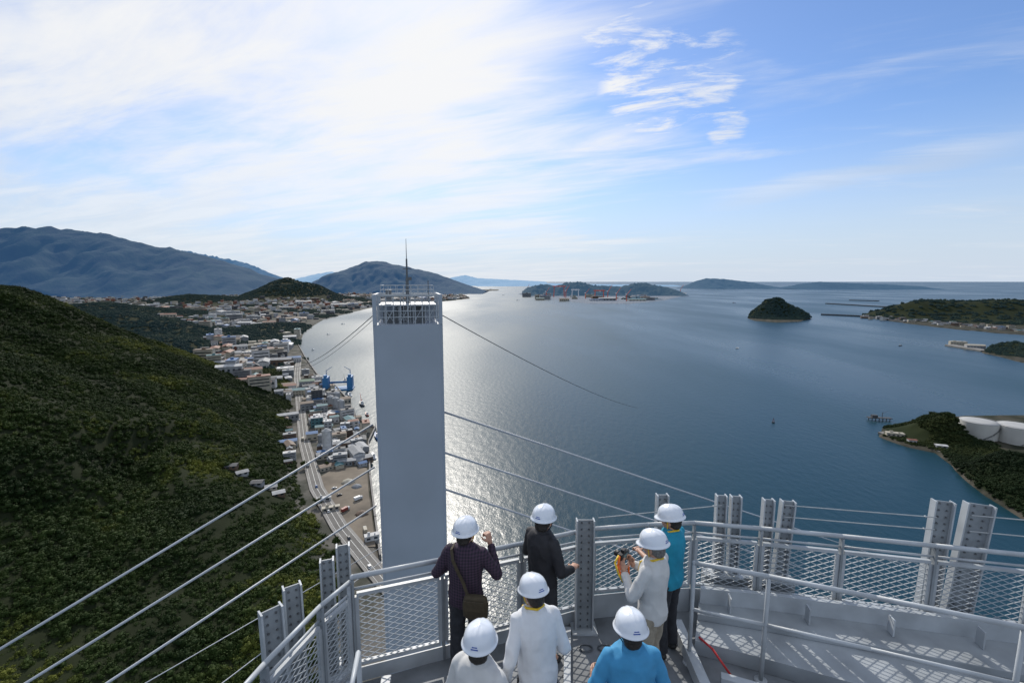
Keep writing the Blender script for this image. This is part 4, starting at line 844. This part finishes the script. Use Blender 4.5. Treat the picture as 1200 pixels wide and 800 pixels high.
def person(label,loc,rz,hgt,shirt,trous,hair,armR,armL,head=(0,0),lean=0.,short=False,width=1.,seed=0,step=0.):
    t=thing('person',label,'person',(loc[0],loc[1],ZD),rad(rz)); s_=hgt/1.70; t.scale=(s_,)*3
    def Ln(p): p=Vector(p); k=max(0,p.z-.95); return Vector((p.x,p.y+lean*k,p.z-.5*lean*lean*k))
    def torso(mb,inf,z0=.86,z1=1.47):
        R_=[(.86,.152,.108),(.95,.156,.112),(1.06,.14,.098),(1.18,.146,.103),(1.3,.165,.11),(1.38,.17,.1),(1.43,.13,.082),(1.47,.07,.066)]
        rings=[]
        for z_,rx,ry in R_:
            if z_<z0-.001 or z_>z1+.001: continue
            rx=(rx*width+inf);ry=ry*width+inf; rings.append([Ln((rx*math.cos(a),ry*math.sin(a),z_)) for a in [2*math.pi*k/22 for k in range(22)]])
        mb.loft(rings)
    sh={s:Ln((s*.155*width,0,1.39)) for s in(1,-1)}
    legs={}
    for s in(1,-1): legs[s]=[Vector((s*.085,0,.9)),Vector((s*.1,.03+s*step*.5,.5)),Vector((s*.11,-.01+s*step,.085))]
    arms={1:armR,-1:armL}
    hp=Ln((0,.015,1.575)); HR=Euler((rad(head[1]),0,rad(head[0]))).to_matrix()
    hd=lambda x_,y_,z_: hp+HR@Vector((x_,y_,z_))
    mb=MB(); torso(mb,0); mb.cap(Ln((0,-.005,1.42)),.056,hd(0,-.015,-.06),.05)
    mb.ball(hd(0,-.01,.03),(.076,.094,.095),HR); mb.ball(hd(0,.022,-.045),(.056,.066,.068),HR); mb.ball(hd(0,.075,-.085),(.022,.018,.018),HR)
    mb.cap(hd(0,.088,.012),.008,hd(0,.108,-.022),.012)
    for s in(1,-1): mb.ball(hd(s*.077,0,-.01),(.01,.02,.032),HR); mb.ball(hd(s*.04,.07,-.02),(.022,.02,.02),HR)
    for s in(1,-1):
        e,w_,hdr,nr,cu=arms[s]; e=Vector(e);w_=Vector(w_)
        mb.cap(sh[s],.047,e,.035); mb.cap(e,.036,w_,.025); hand(mb,w_,hdr,nr,s,cu)
        a,b_,c_=legs[s]; mb.cap(a,.078,b_,.054); mb.cap(b_,.054,c_,.037); mb.cap(c_,.037,c_+Vector((0,.13,-.045)),.032)
    remesh(mb,.0065,'body',M['skin'],t,it=3)
    mb=MB(); torso(mb,.02,.86,1.47)
    for s in(1,-1):
        e,w_=Vector(arms[s][0]),Vector(arms[s][1])
        if not short: mb.cap(sh[s],.063,e,.05,False); mb.cap(e,.05,w_.lerp(e,.06),.036,True)
        else: mb.cap(sh[s],.062,sh[s].lerp(e,.85),.06,True)
    mb.tube(Ln((0,-.005,1.44)),Ln((0,.0,1.49)),.072,.064,16)
    remesh(mb,.0095,'jacket' if shirt=='shirtk' else 'shirt',M[shirt],t,.0085,3,6.5,seed)
    mb=MB(); torso(mb,.006,.86,1.06)
    for s in(1,-1):
        a,b_,c_=legs[s]; mb.cap(a,.092,b_,.072); mb.cap(b_,.072,c_,.058,True)
    remesh(mb,.012,'trousers',M[trous],t,.008,2,7,seed+5)
    for s in(1,-1):
        c_=legs[s][2]; mb=MB(); mb.ball(c_+Vector((0,.0,-.04)),(.045,.06,.045)); mb.cap(c_+Vector((0,0,-.045)),.04,c_+Vector((0,.14,-.05)),.036); mb.ball(c_+Vector((0,.12,-.055)),(.048,.07,.03)); remesh(mb,.01,'shoe',M['shoe'],t,it=2)
    mb=MB(); mb.ball(hd(0,-.022,.02),(.084,.098,.1),HR); mb.ball(hd(0,-.045,-.045),(.068,.058,.05),HR); o=remesh(mb,.009,'hair',M[hair],t,.004,1,30)
    for s in(1,-1): mb=MB(); mb.ball(hd(s*.031,.086,-.002),(.012,.007,.006),HR); mb.build('eye',M['eye'],t,True)
    mb=MB(); mb.ball(hd(0,.092,-.058),(.024,.007,.006),HR); mb.build('mouth',M['lip'],t,True)
    mb=MB(); n_=40; rings=[]
    prof=[(1.13,.028),(1.14,.036),(1.02,.045),(1.0,.06),(.97,.085),(.89,.115),(.74,.14),(.5,.157),(.22,.165),(.02,.167)]
    for f_,z_ in prof:
        rg=[]
        for k in range(n_):
            a=2*math.pi*k/n_; x_=.117*f_*math.cos(a); y_=.138*f_*math.sin(a)
            if f_>1.05 and math.sin(a)>0: y_+=.035*math.sin(a)**2
            zz=z_
            if f_<.99:
                ax=abs(x_); zz+=.008*math.exp(-((ax)/.012)**2)+.008*math.exp(-((ax-.035)/.009)**2)
            if f_>1.05: zz-=.006*abs(math.sin(a))
            rg.append(hd(x_,y_-.008,zz))
        rings.append(rg)
    mb.loft(rings); hh_=mb.build('hard_hat',M['helmet'],t,True); sb=hh_.modifiers.new('s','SUBSURF'); sb.levels=1; sb.render_levels=1
    mb=MB()
    for dz in(0,.014): mb.box(hd(0,-.008-.138*.985+dz*.25,.066+dz),(.05-dz,.006,.006),HR)
    mb.build('emblem',M['blue'],hh_)
    mb=MB()
    for s in(1,-1): mb.path([hd(s*.098,.01,.03),hd(s*.08,.02,-.04),hd(s*.045,.045,-.1),hd(0,.06,-.115)],.005,6)
    mb.build('chin_strap',M['yellow'] if seed%2 else M['black'],hh_)
    return t
up=((.31,.03,1.16),(.21,.2,1.38),(-.25,.15,1),(-.8,.6,.1),1.25)
tA=person('person in dark purple checked shirt with raised right fist, at the middle railing',(-.44,4.0),-8,1.62,'check','trouser','hair',up,((-.3,.0,1.14),(-.17,.26,1.12),(.5,1,.2),(0,-.3,-1),.5),head=(-18,-3),seed=1,width=1.0)
tB=person('person in black jacket looking out right beside the single bolted post',(.30,4.2),-50,1.64,'shirtk','trouser','hair',((.25,.02,1.13),(.2,.24,1.05),(-.4,1,0),(0,-.2,-1),.6),((-.25,.02,1.13),(-.16,.25,1.03),(.5,1,0),(0,-.2,-1),.6),head=(20,-8),seed=2)
tC=person('person in white shirt with yellow neck strap, left of the deck centre',(.20,3.16),14,1.55,'shirtw','trouser','hair',((.24,-.0,1.12),(.2,.2,.98),(-.1,1,-.2),(-1,0,-.3),.5),((-.26,-.06,1.13),(-.27,.04,.88),(0,.2,-1),(1,0,0),.4),head=(16,-14),lean=.2,seed=3)
tD=person('person in pale grey shirt at the bottom edge left of the blue shirt',(-.22,2.72),-30,1.575,'shirtc','jeans','hair',((.25,.02,1.13),(.23,.22,1.0),(0,1,0),(-1,0,0),.5),((-.25,.0,1.13),(-.2,.2,.98),(0,1,0),(1,0,0),.5),head=(18,-6),seed=4)
tE=person('person in light blue shirt at the bottom edge, seen from behind',(.82,2.84),4,1.57,'shirtb','jeans','hair',((.27,.0,1.14),(.22,.2,1.0),(0,1,0),(-1,0,0),.5),((-.27,.0,1.14),(-.22,.2,1.0),(0,1,0),(1,0,0),.5),head=(0,-10),seed=6,width=1.05)
tF=person('person in cream shirt holding up a camera with both hands',(1.29,3.82),48,1.60,'shirtc','beige','hairgrey',((.24,.1,1.13),(.085,.27,1.24),(-.1,.5,1),(-1,.2,0),.9),((-.24,.1,1.13),(-.085,.27,1.24),(.1,.5,1),(1,.2,0),.9),head=(0,-12),seed=5,short=False)
tG=person('person in turquoise short sleeved shirt and black trousers at the right railing corner',(1.61,4.30),42,1.59,'shirtt','trouser','hair',((.24,.06,1.14),(.15,.28,1.1),(-.6,1,0),(0,-.2,-1),.6),((-.24,.08,1.14),(-.12,.3,1.12),(.6,1,0),(0,-.2,-1),.6),head=(14,-12),short=True,seed=7)
for t,ln in((tC,.2),(tG,0),(tF,0)):
    mb=MB(); mb.path([(x_,y_+ln*(z_-.95),z_) for x_,y_,z_ in((-.06,.13,1.3),(-.078,.105,1.42),(-.078,-.02,1.482),(0,-.082,1.496),(.078,-.02,1.482),(.078,.105,1.42),(.06,.13,1.3))],.01,6); mb.build('neck_strap',M['yellow'],t,True)
bgA=thing('shoulder_bag','dark olive shoulder bag hanging at the hip of the checked shirt','bag',tA.location,tA.rotation_euler.z); bgA.scale=tA.scale
mb=MB()
rg=[]
for z_,sx_,sy_ in((.84,.09,.03),(.87,.12,.05),(.98,.125,.055),(1.05,.11,.045),(1.07,.09,.025)): rg.append([(.14+sx_*math.copysign(abs(math.cos(a))**.6,math.cos(a)),-.19+sy_*math.copysign(abs(math.sin(a))**.6,math.sin(a)),z_) for a in [2*math.pi*k/20 for k in range(20)]])
mb.loft(rg); mb.build('pouch',M['olive'],bgA,True)
mb=MB(); mb.box((.14,-.252,1.0),(.2,.012,.1)); mb.build('flap',M['olive'],bgA,bevel=.004)
mb=MB(); pts=[(.06,-.18,1.06),(.02,-.16,1.16),(-.04,-.155,1.28),(-.09,-.14,1.38),(-.12,-.07,1.45),(-.12,.03,1.455),(-.08,.13,1.38)]
for a,b_ in zip(pts[:-1],pts[1:]):
    a=Vector(a);b_=Vector(b_); side=Vector((.014,.0,.008)); o_=Vector((0,-.006,.003)); mb.add([a-side,a+side,b_+side,b_-side,a-side+o_,a+side+o_,b_+side+o_,b_-side+o_],[(0,1,2,3),(7,6,5,4),(0,4,5,1),(2,6,7,3),(1,5,6,2),(3,7,4,0)])
mb.build('strap',M['olive'],bgA)
ph=thing('camera','black camera with orange and yellow strap in raised hands','camera',tF.location,tF.rotation_euler.z); ph.scale=tF.scale
mb=MB(); mb.box((0,.33,1.345),(.15,.05,.095)); mb.box((0,.33,1.405),(.05,.045,.03)); mb.build('case',M['black'],ph,bevel=.006)
mb=MB(); mb.tube((0,.355,1.345),(0,.42,1.345),.034,.03,18); mb.build('lens',M['black'],ph,True)
mb=MB(); mb.box((0,.304,1.345),(.085,.003,.062)); mb.build('screen',mat('lit_screen',(.12,.2,.22),.1),ph)
mb=MB(); mb.path([(-.078,.33,1.38),(-.12,.32,1.30),(-.12,.28,1.20),(-.08,.25,1.13),(-.03,.25,1.2),(.0,.27,1.29)],.011,6); mb.build('strap',M['orange'],ph,True)
mb=MB(); mb.path([(-.078,.34,1.38),(-.15,.34,1.34),(-.15,.3,1.24),(-.11,.27,1.15),(-.08,.25,1.12)],.01,6); mb.build('lanyard',M['yellow'],ph,True)
